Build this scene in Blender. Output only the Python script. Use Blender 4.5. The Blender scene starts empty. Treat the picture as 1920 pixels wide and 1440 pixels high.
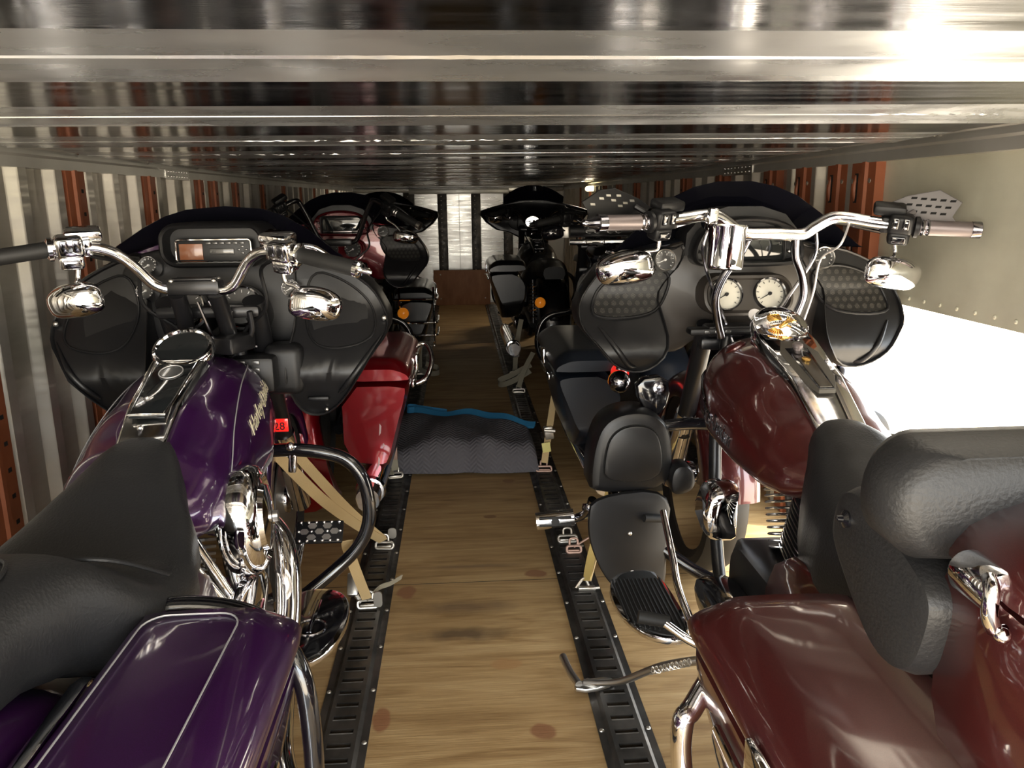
import bpy, bmesh, math, random
from mathutils import Vector, Matrix
random.seed(7)
C = bpy.context.scene.collection
sc = bpy.context.scene

# ---------------------------------------------------------------- camera, daylight, exposure
def set_camera():
    pitch, yaw, roll, f = 0.22815675, 0.064597, -0.00997, 1500.0
    cy, sy, cp, sp = math.cos(yaw), math.sin(yaw), math.cos(pitch), math.sin(pitch)
    fwd = Vector((sy*cp, cy*cp, -sp)); rt = Vector((cy, -sy, 0)); up = rt.cross(fwd)
    cr, sr = math.cos(roll), math.sin(roll)
    r2 = cr*rt + sr*up; u2 = cr*up - sr*rt
    m = Matrix(((r2.x, u2.x, -fwd.x, 0), (r2.y, u2.y, -fwd.y, 0), (r2.z, u2.z, -fwd.z, 1.22), (0, 0, 0, 1)))
    cam = bpy.data.cameras.new('camera'); o = bpy.data.objects.new('camera', cam); C.objects.link(o)
    o.matrix_world = m; cam.sensor_width = 36.0; cam.lens = f/1920.0*36.0; cam.clip_start = 0.02; cam.clip_end = 200
    sc.camera = o
set_camera()

def set_world():
    w = bpy.data.worlds.new('sky'); sc.world = w; w.use_nodes = True
    nt = w.node_tree; nt.nodes.clear()
    out = nt.nodes.new('ShaderNodeOutputWorld'); bg = nt.nodes.new('ShaderNodeBackground')
    tc = nt.nodes.new('ShaderNodeTexCoord'); sep = nt.nodes.new('ShaderNodeSeparateXYZ')
    mr = nt.nodes.new('ShaderNodeMapRange'); mr.inputs[1].default_value = -0.15; mr.inputs[2].default_value = 0.25
    ramp = nt.nodes.new('ShaderNodeValToRGB')
    ramp.color_ramp.elements[0].color = (1.0, 0.86, 0.66, 1); ramp.color_ramp.elements[1].color = (0.86, 0.94, 1.0, 1)
    nt.links.new(tc.outputs['Generated'], sep.inputs[0]); nt.links.new(sep.outputs[2], mr.inputs[0])
    nt.links.new(mr.outputs[0], ramp.inputs[0]); nt.links.new(ramp.outputs[0], bg.inputs[0])
    bg.inputs[1].default_value = WORLD_STRENGTH; nt.links.new(bg.outputs[0], out.inputs[0])
WORLD_STRENGTH = 6.0
set_world()
def area(name, loc, rot, sx, sy, power=0, col=(1, 1, 1), portal=False):
    l = bpy.data.lights.new(name, 'AREA'); l.shape = 'RECTANGLE'; l.size = sx; l.size_y = sy; l.energy = power; l.color = col
    o = bpy.data.objects.new(name, l); C.objects.link(o); o.location = loc; o.rotation_euler = rot
    if portal: l.cycles.is_portal = True
    return o
area('side_door_portal', (1.32, 1.22, 0.46), (0, math.radians(90), 0), 0.9, 3.0, portal=True)
area('rear_door_portal', (0.03, -0.75, 0.7), (math.radians(90), 0, 0), 2.5, 1.4, portal=True)
sun = bpy.data.lights.new('sun', 'SUN'); sun.energy = 5.0; sun.angle = math.radians(1.0); sun.color = (1, 0.86, 0.62)
so = bpy.data.objects.new('sun', sun); C.objects.link(so)
so.rotation_euler = Vector((-0.48, 0.16, -0.86)).to_track_quat('-Z', 'Y').to_euler()
sc.cycles.glossy_bounces = 8; sc.cycles.diffuse_bounces = 6
sc.view_settings.view_transform = 'Standard'; sc.view_settings.look = 'None'
sc.view_settings.gamma = 1.0; sc.view_settings.use_curve_mapping = False; sc.view_settings.exposure = 1.0

# ---------------------------------------------------------------- materials
MATS = {}
def pmat(name, col, rough=0.5, metal=0.0, coat=0.0, spec=0.5, emis=None, trans=0.0, bump=None, var=None, rvar=None, coatr=0.05):
    if name in MATS: return MATS[name]
    m = bpy.data.materials.new(name); m.use_nodes = True; nt = m.node_tree
    b = nt.nodes['Principled BSDF']
    b.inputs['Base Color'].default_value = (*col, 1); b.inputs['Roughness'].default_value = rough
    b.inputs['Metallic'].default_value = metal; b.inputs['Coat Weight'].default_value = coat
    b.inputs['Coat Roughness'].default_value = coatr; b.inputs['Specular IOR Level'].default_value = spec
    if trans: b.inputs['Transmission Weight'].default_value = trans
    if emis: b.inputs['Emission Color'].default_value = (*emis[0], 1); b.inputs['Emission Strength'].default_value = emis[1]
    tc = nt.nodes.new('ShaderNodeTexCoord')
    def noise(scale, detail, stretch):
        mp = nt.nodes.new('ShaderNodeMapping'); mp.inputs['Scale'].default_value = stretch
        n = nt.nodes.new('ShaderNodeTexNoise'); n.inputs['Scale'].default_value = scale; n.inputs['Detail'].default_value = detail
        nt.links.new(tc.outputs['Object'], mp.inputs[0]); nt.links.new(mp.outputs[0], n.inputs['Vector']); return n
    if bump:
        n = noise(bump[0], bump[3] if len(bump) > 3 else 3, bump[2] if len(bump) > 2 else (1, 1, 1))
        bp = nt.nodes.new('ShaderNodeBump'); bp.inputs['Strength'].default_value = bump[1]; bp.inputs['Distance'].default_value = 0.01
        nt.links.new(n.outputs['Fac'], bp.inputs['Height']); nt.links.new(bp.outputs[0], b.inputs['Normal'])
    if var:   # (scale, colour2, stretch)
        n = noise(var[0], 6, var[2] if len(var) > 2 else (1, 1, 1))
        r = nt.nodes.new('ShaderNodeValToRGB'); r.color_ramp.elements[0].position = 0.35; r.color_ramp.elements[1].position = 0.7
        r.color_ramp.elements[0].color = (*col, 1); r.color_ramp.elements[1].color = (*var[1], 1)
        nt.links.new(n.outputs['Fac'], r.inputs[0]); nt.links.new(r.outputs[0], b.inputs['Base Color'])
    if rvar:
        n = noise(rvar[0], 5, rvar[3] if len(rvar) > 3 else (1, 1, 1)); mr = nt.nodes.new('ShaderNodeMapRange')
        mr.inputs[1].default_value = 0.3; mr.inputs[2].default_value = 0.7; mr.inputs[3].default_value = rvar[1]; mr.inputs[4].default_value = rvar[2]
        nt.links.new(n.outputs['Fac'], mr.inputs[0]); nt.links.new(mr.outputs[0], b.inputs['Roughness'])
    MATS[name] = m; return m
CHROME = pmat('chrome', (0.86, 0.86, 0.88), 0.05, 1.0)
DCHROME = pmat('dark chrome', (0.25, 0.25, 0.28), 0.12, 1.0)
STEEL = pmat('brushed steel', (0.55, 0.54, 0.52), 0.32, 1.0)
ALU = pmat('aluminium', (0.62, 0.62, 0.6), 0.28, 1.0, bump=(6, 0.25, (1, 1, 1)), rvar=(9, 0.18, 0.45))
BLACKP = pmat('black plastic', (0.008, 0.008, 0.009), 0.42, spec=0.35)
BLACKG = pmat('black gloss', (0.006, 0.006, 0.008), 0.12, 0, 0.8)
BLACKM = pmat('black metal', (0.014, 0.014, 0.016), 0.3, 0.3)
INNER = pmat('fairing black', (0.009, 0.009, 0.010), 0.36, spec=0.4, bump=(700, 0.03))
RUBBER = pmat('rubber', (0.012, 0.012, 0.012), 0.6)
LEATHER = pmat('leather', (0.016, 0.016, 0.017), 0.46, spec=0.4, bump=(220, 0.12))
TINT = pmat('tinted windshield', (0.006, 0.006, 0.01), 0.04, 0, 0, 0.6, trans=0.12)
GLASS = pmat('mirror glass', (0.9, 0.9, 0.9), 0.02, 1.0)
PURPLE = pmat('purple pearl', (0.030, 0.003, 0.044), 0.3, 0.45, 1.0, var=(900, (0.05, 0.006, 0.075)))
MAROON = pmat('maroon pearl', (0.075, 0.012, 0.012), 0.3, 0.4, 1.0, var=(900, (0.10, 0.02, 0.018)))
RED = pmat('candy red', (0.22, 0.001, 0.006), 0.28, 0.55, 0.8)
RED2 = pmat('red inner fairing', (0.12, 0.003, 0.008), 0.25, 0.3, 1.0)
NIGHT = pmat('blue black paint', (0.012, 0.016, 0.024), 0.34, 0.2, 0.25, coatr=0.3)
DENIM = pmat('black denim paint', (0.006, 0.006, 0.008), 0.3, 0.1, 0.3)
SILVER = pmat('silver stripe', (0.55, 0.54, 0.55), 0.35, 0.6)
GOLD = pmat('gold', (0.75, 0.45, 0.12), 0.25, 1.0)
AMBER = pmat('amber lens', (0.75, 0.2, 0.01), 0.15, 0, 0.6, emis=((1.0, 0.3, 0.02), 0.12))
REDLENS = pmat('red lens', (0.6, 0.01, 0.01), 0.12, 0, 0.6, emis=((1.0, 0.03, 0.02), 0.35))
DIAL = pmat('gauge face', (0.62, 0.6, 0.52), 0.35, 0, 1.0)
DIALD = pmat('dark gauge face', (0.05, 0.05, 0.05), 0.3, 0, 1.0)
SCREEN = pmat('screen glass', (0.015, 0.017, 0.018), 0.06, 0, 1.0)
WHITE = pmat('white print', (0.75, 0.75, 0.75), 0.5)
GRIPG = pmat('grey grip', (0.2, 0.17, 0.17), 0.4, 0.5)
GRILLE = pmat('speaker cloth', (0.03, 0.029, 0.028), 0.6)
FIN = pmat('engine fin', (0.03, 0.03, 0.032), 0.4, 0.5)
FINE = pmat('machined fin edge', (0.7, 0.7, 0.7), 0.2, 1.0)
WEB = pmat('tan webbing', (0.55, 0.40, 0.2), 0.8, bump=(500, 0.3, (1, 1, 1)))
WEBG = pmat('grey webbing', (0.3, 0.27, 0.2), 0.85, bump=(500, 0.3))
HOOK = pmat('zinc hook', (0.5, 0.47, 0.42), 0.35, 0.9)
RUSTHOOK = pmat('rusty hook', (0.45, 0.3, 0.24), 0.5, 0.6)
YELLOW = pmat('yellow tag', (0.75, 0.68, 0.25), 0.6)
POST = pmat('rust primer steel', (0.24, 0.068, 0.026), 0.5, 0.1, var=(5, (0.30, 0.095, 0.04), (1, 1, 2)), rvar=(12, 0.35, 0.6))
TRACK = pmat('black track steel', (0.03, 0.029, 0.028), 0.36, 0.6, var=(14, (0.11, 0.10, 0.09), (1, 0.5, 1)), rvar=(30, 0.28, 0.6))
HOLE = pmat('dark hole', (0.004, 0.004, 0.004), 0.9)

# ---------------------------------------------------------------- mesh helpers
class MB:
    def __init__(s): s.v = []; s.f = []
    def add(s, vs, fs):
        b = len(s.v); s.v += [tuple(v) for v in vs]; s.f += [tuple(i+b for i in f) for f in fs]; return s
    def loft(s, rings, c0=True, c1=True, loop=False):
        n = len(rings[0]); vs = [p for r in rings for p in r]; fs = []
        m = len(rings)
        for i in range(m if loop else m-1):
            a, b = i*n, ((i+1) % m)*n
            for j in range(n):
                k = (j+1) % n; fs.append((a+j, a+k, b+k, b+j))
        if not loop:
            if c0: fs.append(tuple(range(n))[::-1])
            if c1: fs.append(tuple(range((m-1)*n, m*n)))
        return s.add(vs, fs)
    def box(s, c, d, R=None, bev=0.0, seg=2):
        bm = bmesh.new(); bmesh.ops.create_cube(bm, size=1.0)
        bmesh.ops.scale(bm, vec=d, verts=bm.verts)
        if bev > 0: bmesh.ops.bevel(bm, geom=list(bm.edges), offset=min(bev, min(d)*0.49), segments=seg, profile=0.5, affect='EDGES')
        M = (R.to_4x4() if R else Matrix()); M = Matrix.Translation(c) @ M
        bm.transform(M); bm.verts.index_update()
        s.add([v.co[:] for v in bm.verts], [tuple(v.index for v in f.verts) for f in bm.faces]); bm.free(); return s
    def tube(s, pts, r, n=12, k=6, loop=False, caps=True, sq=None):
        P = [Vector(p) for p in pts]; rs = list(r) if isinstance(r, (list, tuple)) else [r]*len(P)
        if k > 1 and len(P) > 2: P, rs = spline(P, rs, k, loop)
        m = len(P); T = []
        for i in range(m):
            a = P[(i-1) % m] if (loop or i) else P[0]; b = P[(i+1) % m] if (loop or i < m-1) else P[-1]
            T.append((b-a).normalized())
        u = T[0].orthogonal().normalized() if sq is None else (Vector(sq)-T[0]*Vector(sq).dot(T[0])).normalized()
        rings = []
        for i in range(m):
            u = (u-T[i]*u.dot(T[i])).normalized(); w = T[i].cross(u)
            rings.append([P[i]+(u*math.cos(2*math.pi*j/n)+w*math.sin(2*math.pi*j/n))*rs[i] for j in range(n)])
        return s.loft(rings, caps, caps, loop)
    def lathe(s, prof, o, ax, n=32, up=None):
        ax = Vector(ax).normalized(); u = ax.orthogonal().normalized(); w = ax.cross(u); o = Vector(o)
        rings = [[o+ax*h+(u*math.cos(2*math.pi*j/n)+w*math.sin(2*math.pi*j/n))*max(r, 1e-5) for j in range(n)] for r, h in prof]
        return s.loft(rings, True, True)
    def prism(s, out, f, w0, w1, bev=0.0):
        o2 = inset(out, bev) if bev else out
        if bev: L = [(o2, w0), (inset(out, bev*0.3), w0+(w1-w0)/abs(w1-w0)*bev*0.3), (out, w0+(w1-w0)/abs(w1-w0)*bev), (out, w1-(w1-w0)/abs(w1-w0)*bev), (inset(out, bev*0.3), w1-(w1-w0)/abs(w1-w0)*bev*0.3), (o2, w1)]
        else: L = [(out, w0), (out, w1)]
        return s.loft([[f(u, v, w) for u, v in o] for o, w in L])
    def ball(s, c, r, n=20, m=12, sc3=(1, 1, 1)):
        rings = []
        for i in range(m+1):
            a = -math.pi/2+math.pi*i/m
            rings.append([(c[0]+r*sc3[0]*max(math.cos(a), 1e-4)*math.cos(2*math.pi*j/n), c[1]+r*sc3[1]*max(math.cos(a), 1e-4)*math.sin(2*math.pi*j/n), c[2]+r*sc3[2]*math.sin(a)) for j in range(n)])
        return s.loft(rings)
    def ribbon(s, pts, w, t, side, k=6):
        P = [Vector(p) for p in pts]
        if k > 1 and len(P) > 2: P, _ = spline(P, [0]*len(P), k)
        rings = []
        for i in range(len(P)):
            tg = (P[min(i+1, len(P)-1)]-P[max(i-1, 0)]).normalized()
            sd = Vector(side[0]).lerp(Vector(side[1]), i/(len(P)-1)) if isinstance(side[0], (tuple, list)) else Vector(side)
            sd = (sd-tg*sd.dot(tg)).normalized(); nn = tg.cross(sd)
            rings.append([P[i]+sd*w/2+nn*t/2, P[i]-sd*w/2+nn*t/2, P[i]-sd*w/2-nn*t/2, P[i]+sd*w/2-nn*t/2])
        return s.loft(rings)
    def tf(s, fn): s.v = [tuple(fn(*v)) for v in s.v]; return s
def spline(P, rs, k, loop=False):
    m = len(P); oP = []; oR = []
    for i in range(m if loop else m-1):
        g = lambda j: P[j % m] if loop else P[max(0, min(m-1, j))]
        p0, p1, p2, p3 = g(i-1), g(i), g(i+1), g(i+2); r1, r2 = rs[i], rs[(i+1) % m]
        for q in range(k):
            t = q/k
            oP.append(0.5*((2*p1)+(p2-p0)*t+(2*p0-5*p1+4*p2-p3)*t*t+(3*p1-p0-3*p2+p3)*t**3)); oR.append(r1+(r2-r1)*t)
    if not loop: oP.append(P[-1]); oR.append(rs[-1])
    return oP, oR
def inset(out, d):
    n = len(out); A = sum(out[i][0]*out[(i+1) % n][1]-out[(i+1) % n][0]*out[i][1] for i in range(n)); sg = 1 if A > 0 else -1
    res = []
    for i in range(n):
        p, q, r = out[i-1], out[i], out[(i+1) % n]
        a = Vector((q[0]-p[0], q[1]-p[1])); b = Vector((r[0]-q[0], r[1]-q[1]))
        if a.length < 1e-9: a = b
        if b.length < 1e-9: b = a
        a.normalize(); b.normalize()
        na = Vector((-a.y, a.x)); nb = Vector((-b.y, b.x)); m = na+nb
        if m.length < 1e-6: m = na
        m.normalize(); c = max(0.45, m.dot(na)); res.append((q[0]+sg*m.x*d/c, q[1]+sg*m.y*d/c))
    return res
def chk(p, it=2):
    for _ in range(it):
        q = []
        for i in range(len(p)):
            a, b = p[i], p[(i+1) % len(p)]
            q += [tuple(a[j]*0.75+b[j]*0.25 for j in range(len(a))), tuple(a[j]*0.25+b[j]*0.75 for j in range(len(a)))]
        p = q
    return p
def rr(w, h, r, n=5, c=(0, 0)):
    o = []
    for sx, sy, a0 in ((1, 1, 0), (-1, 1, 90), (-1, -1, 180), (1, -1, 270)):
        for i in range(n+1):
            a = math.radians(a0+90*i/n); o.append((c[0]+sx*(w/2-r)+r*math.cos(a), c[1]+sy*(h/2-r)+r*math.sin(a)))
    return o
XZ = lambda u, v, w: (u, w, v)
YZ = lambda u, v, w: (w, u, v)
XY = lambda u, v, w: (u, v, w)
def obj(name, mb, mat, parent=None, sm=38, loc=None):
    me = bpy.data.meshes.new(name); me.from_pydata(mb.v, [], mb.f)
    bm = bmesh.new(); bm.from_mesh(me); bmesh.ops.recalc_face_normals(bm, faces=bm.faces); bm.to_mesh(me); bm.free()
    if sm:
        me.polygons.foreach_set('use_smooth', [True]*len(me.polygons)); me.set_sharp_from_angle(angle=math.radians(sm))
    me.materials.append(mat); o = bpy.data.objects.new(name, me); C.objects.link(o)
    if parent: o.parent = parent
    if loc: o.location = loc
    return o
def empty(name, loc, label, cat, group=None, rz=0):
    o = bpy.data.objects.new(name, None); C.objects.link(o); o.location = loc; o.rotation_euler = (0, 0, rz); o.empty_display_size = 0.1
    o['label'] = label; o['category'] = cat
    if group: o['group'] = group
    return o
def tag(o, label, cat, group=None):
    o['label'] = label; o['category'] = cat
    if group: o['group'] = group
    return o
def structure(o): o['kind'] = 'structure'; return o
def text_mb(body, size, ext=0.0008, shear=0.0, res=2):
    cu = bpy.data.curves.new('t', 'FONT'); cu.body = body; cu.size = size; cu.extrude = ext; cu.shear = shear; cu.resolution_u = res
    cu.align_x = 'CENTER'; cu.align_y = 'CENTER'
    o = bpy.data.objects.new('t', cu); C.objects.link(o)
    me = bpy.data.meshes.new_from_object(o.evaluated_get(bpy.context.evaluated_depsgraph_get()))
    mb = MB(); mb.add([v.co[:] for v in me.vertices], [tuple(p.vertices) for p in me.polygons])
    bpy.data.objects.remove(o); bpy.data.curves.remove(cu); bpy.data.meshes.remove(me); return mb
def lerp(tab, x):
    if x <= tab[0][0]: return tab[0][1:]
    for a, b in zip(tab, tab[1:]):
        if x <= b[0]:
            t = (x-a[0])/(b[0]-a[0]); t = t*t*(3-2*t)*0.5+t*0.5
            return tuple(p+(q-p)*t for p, q in zip(a[1:], b[1:]))
    return tab[-1][1:]

# ---------------------------------------------------------------- the trailer
def floor_material():
    m = bpy.data.materials.new('plywood'); m.use_nodes = True; nt = m.node_tree; b = nt.nodes['Principled BSDF']; L = nt.links
    N = nt.nodes.new; tc = N('ShaderNodeTexCoord')
    def noise(sc_, st, det=6, dist=0.0):
        mp = N('ShaderNodeMapping'); mp.inputs['Scale'].default_value = st; n = N('ShaderNodeTexNoise')
        n.inputs['Scale'].default_value = sc_; n.inputs['Detail'].default_value = det; n.inputs['Distortion'].default_value = dist
        L.new(tc.outputs['Object'], mp.inputs[0]); L.new(mp.outputs[0], n.inputs['Vector']); return n.outputs['Fac']
    def ramp(fac, stops):
        r = N('ShaderNodeValToRGB'); e = r.color_ramp.elements
        while len(e) < len(stops): e.new(0.5)
        for q, (p, c) in zip(e, stops): q.position = p; q.color = (*c, 1)
        L.new(fac, r.inputs[0]); return r.outputs[0]
    def mix(fac, a, c, mode='MIX'):
        x = N('ShaderNodeMix'); x.data_type = 'RGBA'; x.blend_type = mode
        if isinstance(fac, float): x.inputs[0].default_value = fac
        else: L.new(fac, x.inputs[0])
        if isinstance(a, tuple): x.inputs[6].default_value = (*a, 1)
        else: L.new(a, x.inputs[6])
        if isinstance(c, tuple): x.inputs[7].default_value = (*c, 1)
        else: L.new(c, x.inputs[7])
        return x.outputs[2]
    base = ramp(noise(3.2, (0.7, 5.0, 1), 8, 1.6), [(0.3, (0.34, 0.205, 0.085)), (0.5, (0.50, 0.33, 0.15)), (0.72, (0.60, 0.42, 0.21))])
    fine = ramp(noise(22, (0.35, 7.0, 1), 6, 0.5), [(0.35, (0.62, 0.55, 0.45)), (0.6, (1, 1, 1))])
    col = mix(0.4, base, fine, 'MULTIPLY')
    big = ramp(noise(1.3, (1, 1, 1), 5), [(0.38, (0.62, 0.56, 0.5)), (0.6, (1, 1, 1))])
    col = mix(0.55, col, big, 'MULTIPLY')
    def spot(x, y, rx, ry, col_in, c, soft=0.25):
        mp = N('ShaderNodeMapping'); mp.inputs['Location'].default_value = (-x/rx, -y/ry, 0); mp.inputs['Scale'].default_value = (1/rx, 1/ry, 0)
        dn = N('ShaderNodeTexNoise'); dn.inputs['Scale'].default_value = 14; L.new(tc.outputs['Object'], dn.inputs['Vector'])
        ad = N('ShaderNodeVectorMath'); ad.operation = 'MULTIPLY_ADD'; ad.inputs[1].default_value = (0.9, 0.9, 0); ad.inputs[2].default_value = (-0.45, -0.45, 0)
        L.new(dn.outputs['Color'], ad.inputs[0]); a2 = N('ShaderNodeVectorMath'); L.new(tc.outputs['Object'], mp.inputs[0])
        L.new(mp.outputs[0], a2.inputs[0]); L.new(ad.outputs[0], a2.inputs[1])
        ln = N('ShaderNodeVectorMath'); ln.operation = 'LENGTH'; L.new(a2.outputs[0], ln.inputs[0])
        mr = N('ShaderNodeMapRange'); mr.inputs[1].default_value = 1.0; mr.inputs[2].default_value = 1.0-soft; mr.inputs[3].default_value = 0; mr.inputs[4].default_value = 0.85
        L.new(ln.outputs['Value'], mr.inputs[0]); return mix(mr.outputs[0], col_in, c)
    for x, y, rx, ry, c in ((0.171, 1.64, 0.034, 0.032, (0.24, 0.10, 0.045)), (0.102, 1.923, 0.05, 0.03, (0.40, 0.22, 0.09)), (0.232, 2.447, 0.04, 0.03, (0.27, 0.12, 0.06)),
            (-0.192, 2.353, 0.032, 0.05, (0.27, 0.12, 0.06)), (-0.213, 1.71, 0.026, 0.05, (0.27, 0.11, 0.05)), (0.198, 3.35, 0.03, 0.03, (0.25, 0.13, 0.06)), (0.1, 2.95, 0.03, 0.02, (0.25, 0.13, 0.06))):
        col = spot(x, y, rx, ry, col, c)
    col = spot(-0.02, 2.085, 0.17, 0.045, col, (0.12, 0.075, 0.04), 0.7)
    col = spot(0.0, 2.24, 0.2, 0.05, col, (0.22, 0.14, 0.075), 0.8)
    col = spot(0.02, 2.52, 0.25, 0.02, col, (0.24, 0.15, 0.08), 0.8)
    sep = N('ShaderNodeSeparateXYZ'); L.new(tc.outputs['Object'], sep.inputs[0])
    ma = N('ShaderNodeMath'); ma.operation = 'ADD'; ma.inputs[1].default_value = 0.047; L.new(sep.outputs[1], ma.inputs[0])
    md = N('ShaderNodeMath'); md.operation = 'MODULO'; md.inputs[1].default_value = 1.2245; L.new(ma.outputs[0], md.inputs[0])
    lt = N('ShaderNodeMath'); lt.operation = 'LESS_THAN'; lt.inputs[1].default_value = 0.004; L.new(md.outputs[0], lt.inputs[0])
    col = mix(lt.outputs[0], col, (0.05, 0.03, 0.015))
    L.new(col, b.inputs['Base Color']); b.inputs['Roughness'].default_value = 0.55
    bp = N('ShaderNodeBump'); bp.inputs['Strength'].default_value = 0.25; bp.inputs['Distance'].default_value = 0.004
    L.new(noise(30, (0.3, 6, 1)), bp.inputs['Height']); L.new(bp.outputs[0], b.inputs['Normal'])
    return m
WOOD = floor_material()

def metal_material(name, col, r0, r1, dent, scr, dirt=(0.3, 0.29, 0.27), st=(1, 1, 1), scr_st=(40, 2, 2), metal=1.0):
    m = bpy.data.materials.new(name); m.use_nodes = True; nt = m.node_tree; b = nt.nodes['Principled BSDF']; L = nt.links; N = nt.nodes.new
    tc = N('ShaderNodeTexCoord')
    def noise(s, stv, det=4):
        mp = N('ShaderNodeMapping'); mp.inputs['Scale'].default_value = stv; n = N('ShaderNodeTexNoise'); n.inputs['Scale'].default_value = s; n.inputs['Detail'].default_value = det
        L.new(tc.outputs['Object'], mp.inputs[0]); L.new(mp.outputs[0], n.inputs['Vector']); return n.outputs['Fac']
    b.inputs['Metallic'].default_value = metal
    r = N('ShaderNodeValToRGB'); r.color_ramp.elements[0].position = 0.42; r.color_ramp.elements[1].position = 0.66
    r.color_ramp.elements[0].color = (*col, 1); r.color_ramp.elements[1].color = (*dirt, 1)
    L.new(noise(3.0, (1, 1, 1), 8), r.inputs[0]); L.new(r.outputs[0], b.inputs['Base Color'])
    mr = N('ShaderNodeMapRange'); mr.inputs[1].default_value = 0.35; mr.inputs[2].default_value = 0.65; mr.inputs[3].default_value = r0; mr.inputs[4].default_value = r1
    L.new(noise(2.2, scr_st, 6), mr.inputs[0]); L.new(mr.outputs[0], b.inputs['Roughness'])
    b1 = N('ShaderNodeBump'); b1.inputs['Strength'].default_value = dent; b1.inputs['Distance'].default_value = 0.03
    L.new(noise(2.0, st, 2), b1.inputs['Height'])
    b2 = N('ShaderNodeBump'); b2.inputs['Strength'].default_value = scr; b2.inputs['Distance'].default_value = 0.002
    L.new(noise(18, scr_st, 5), b2.inputs['Height']); L.new(b1.outputs[0], b2.inputs['Normal']); L.new(b2.outputs[0], b.inputs['Normal'])
    return m
WALLM = metal_material('corrugated aluminium', (0.60, 0.57, 0.52), 0.3, 0.48, 0.03, 0.06, (0.45, 0.43, 0.37), (1, 1, 0.4), (2, 2, 30), 0.7)
CEILM = metal_material('deck plank aluminium', (0.60, 0.615, 0.63), 0.22, 0.36, 0.05, 0.07, (0.46, 0.47, 0.48), (0.9, 3, 3), (2, 6, 10), 0.85)
CEILR = metal_material('darkened recess aluminium', (0.36, 0.37, 0.39), 0.10, 0.2, 0.05, 0.05, (0.24, 0.25, 0.27), (0.9, 3, 3), (1, 14, 10))  # base colour darkened to hold the dark reflections seen in the recesses
PANELM = metal_material('scuffed panel aluminium', (0.66, 0.65, 0.52), 0.4, 0.6, 0.03, 0.08, (0.52, 0.51, 0.40), (1, 1, 1), (3, 3, 20), 0.2)
FARM = metal_material('bright end aluminium', (0.85, 0.84, 0.8), 0.25, 0.38, 0.06, 0.03, (0.6, 0.58, 0.55), (1.4, 1, 1), (2, 2, 30))
RAILM = metal_material('rail aluminium', (0.60, 0.59, 0.55), 0.3, 0.45, 0.03, 0.03, (0.48, 0.47, 0.43), metal=0.6)

XL, XR, YF, YB, ZC = -1.225, 1.285, 9.62, -0.75, 1.38
structure(obj('floor', MB().box(((XL+XR)/2, (YF+YB)/2, -0.02), (XR-XL+0.1, YF-YB, 0.04)), WOOD, sm=0))

# ceiling: aluminium deck planks with grooves and shallow recesses between them
def ceiling():
    pl = []; y = -0.75; k0 = 0.76-0.59*3
    prof = []
    k = 0
    while True:
        a = k0+0.59*k
        if a > YF: break
        prof += [(a-0.05, 1.3675), (a, 1.3650), (a+0.105, 1.3605), (a+0.109, 1.372), (a+0.117, 1.372), (a+0.121, 1.3606), (a+0.245, 1.3596), (a+0.252, 1.357), (a+0.259, 1.357), (a+0.262, 1.3675)]
        k += 1
    def strip(ps, x0, x1, mat, name, nx=200):
        mb = MB(); xs = [x0+(x1-x0)*i/nx for i in range(nx+1)]; vs = []; fs = []
        for i, (yy, zz) in enumerate(ps):
            for j, x in enumerate(xs):
                w = 0.006*math.sin(3.1*x+1.7*math.floor((yy+1)/0.59))*math.sin(1.3*x+0.9*i)
                m_ = i % 10        # crinkled lips along the plank joints
                if m_ in (2, 3, 4, 5):
                    amp = max(0, math.sin(2.3*x+1.9*(i//10))+math.sin(5.1*x+0.7*(i//10)))
                    if amp > 0.3: vs.append((x, yy+w+random.uniform(-1, 1)*0.003*amp, zz+random.uniform(-1, 0.6)*0.0016*amp)); continue
                vs.append((x, yy+w, zz))
        n = nx+1
        for i in range(len(ps)-1):
            for j in range(nx): fs.append((i*n+j, i*n+j+1, (i+1)*n+j+1, (i+1)*n+j))
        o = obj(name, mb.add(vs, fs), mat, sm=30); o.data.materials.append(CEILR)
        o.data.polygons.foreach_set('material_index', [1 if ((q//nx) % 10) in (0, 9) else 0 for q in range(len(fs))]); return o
    prof = prof[10:-10]
    structure(strip(prof, XL+0.09, XR-0.09, CEILM, 'ceiling'))
    structure(obj('ceiling_1', MB().box(((XL+XR)/2, (YF+YB)/2, 1.415), (XR-XL+0.1, YF-YB, 0.04)), pmat('shade-darkened deck underside', (0.03, 0.03, 0.028), 0.6, 0.3), sm=0))  # deck coloured dark so the gaps beside the rails read as shade
ceiling()

def corrugated(x, sgn, y0, y1, ph, name, z0=0.0):
    prof = [(y0, 0)]; p = 0.208; k = math.ceil((y0-ph)/p)
    while ph+k*p+0.06 < y1:
        c = ph+k*p; k += 1
        if c-0.06 < y0: continue
        prof += [(c-0.052, 0.0), (c-0.047, 0.004), (c-0.036, 0.026), (c-0.031, 0.030), (c+0.012, 0.030), (c+0.017, 0.026), (c+0.030, 0.003), (c+0.036, 0)]
    prof.append((y1, 0)); mb = MB()
    vs = []; fs = []
    for y, d in prof: vs += [(x+sgn*d, y, z0), (x+sgn*d, y, ZC+0.03), (x-sgn*0.02, y, z0), (x-sgn*0.02, y, ZC+0.03)]
    for i in range(len(prof)-1):
        a, b = i*4, i*4+4; fs += [(a, a+1, b+1, b), (a+2, b+2, b+3, a+3), (a+1, a+3, b+3, b+1), (a, b, b+2, a+2)]
    return structure(obj(name, mb.add(vs, fs), WALLM, sm=30))
corrugated(XL, 1, YB, YF, 2.375, 'wall_left')
corrugated(XR, -1, 2.745, YF, 2.85, 'wall_right')
corrugated(XR, -1, 2.40, 2.745, 2.57, 'wall_right_upper', 0.907)
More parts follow.
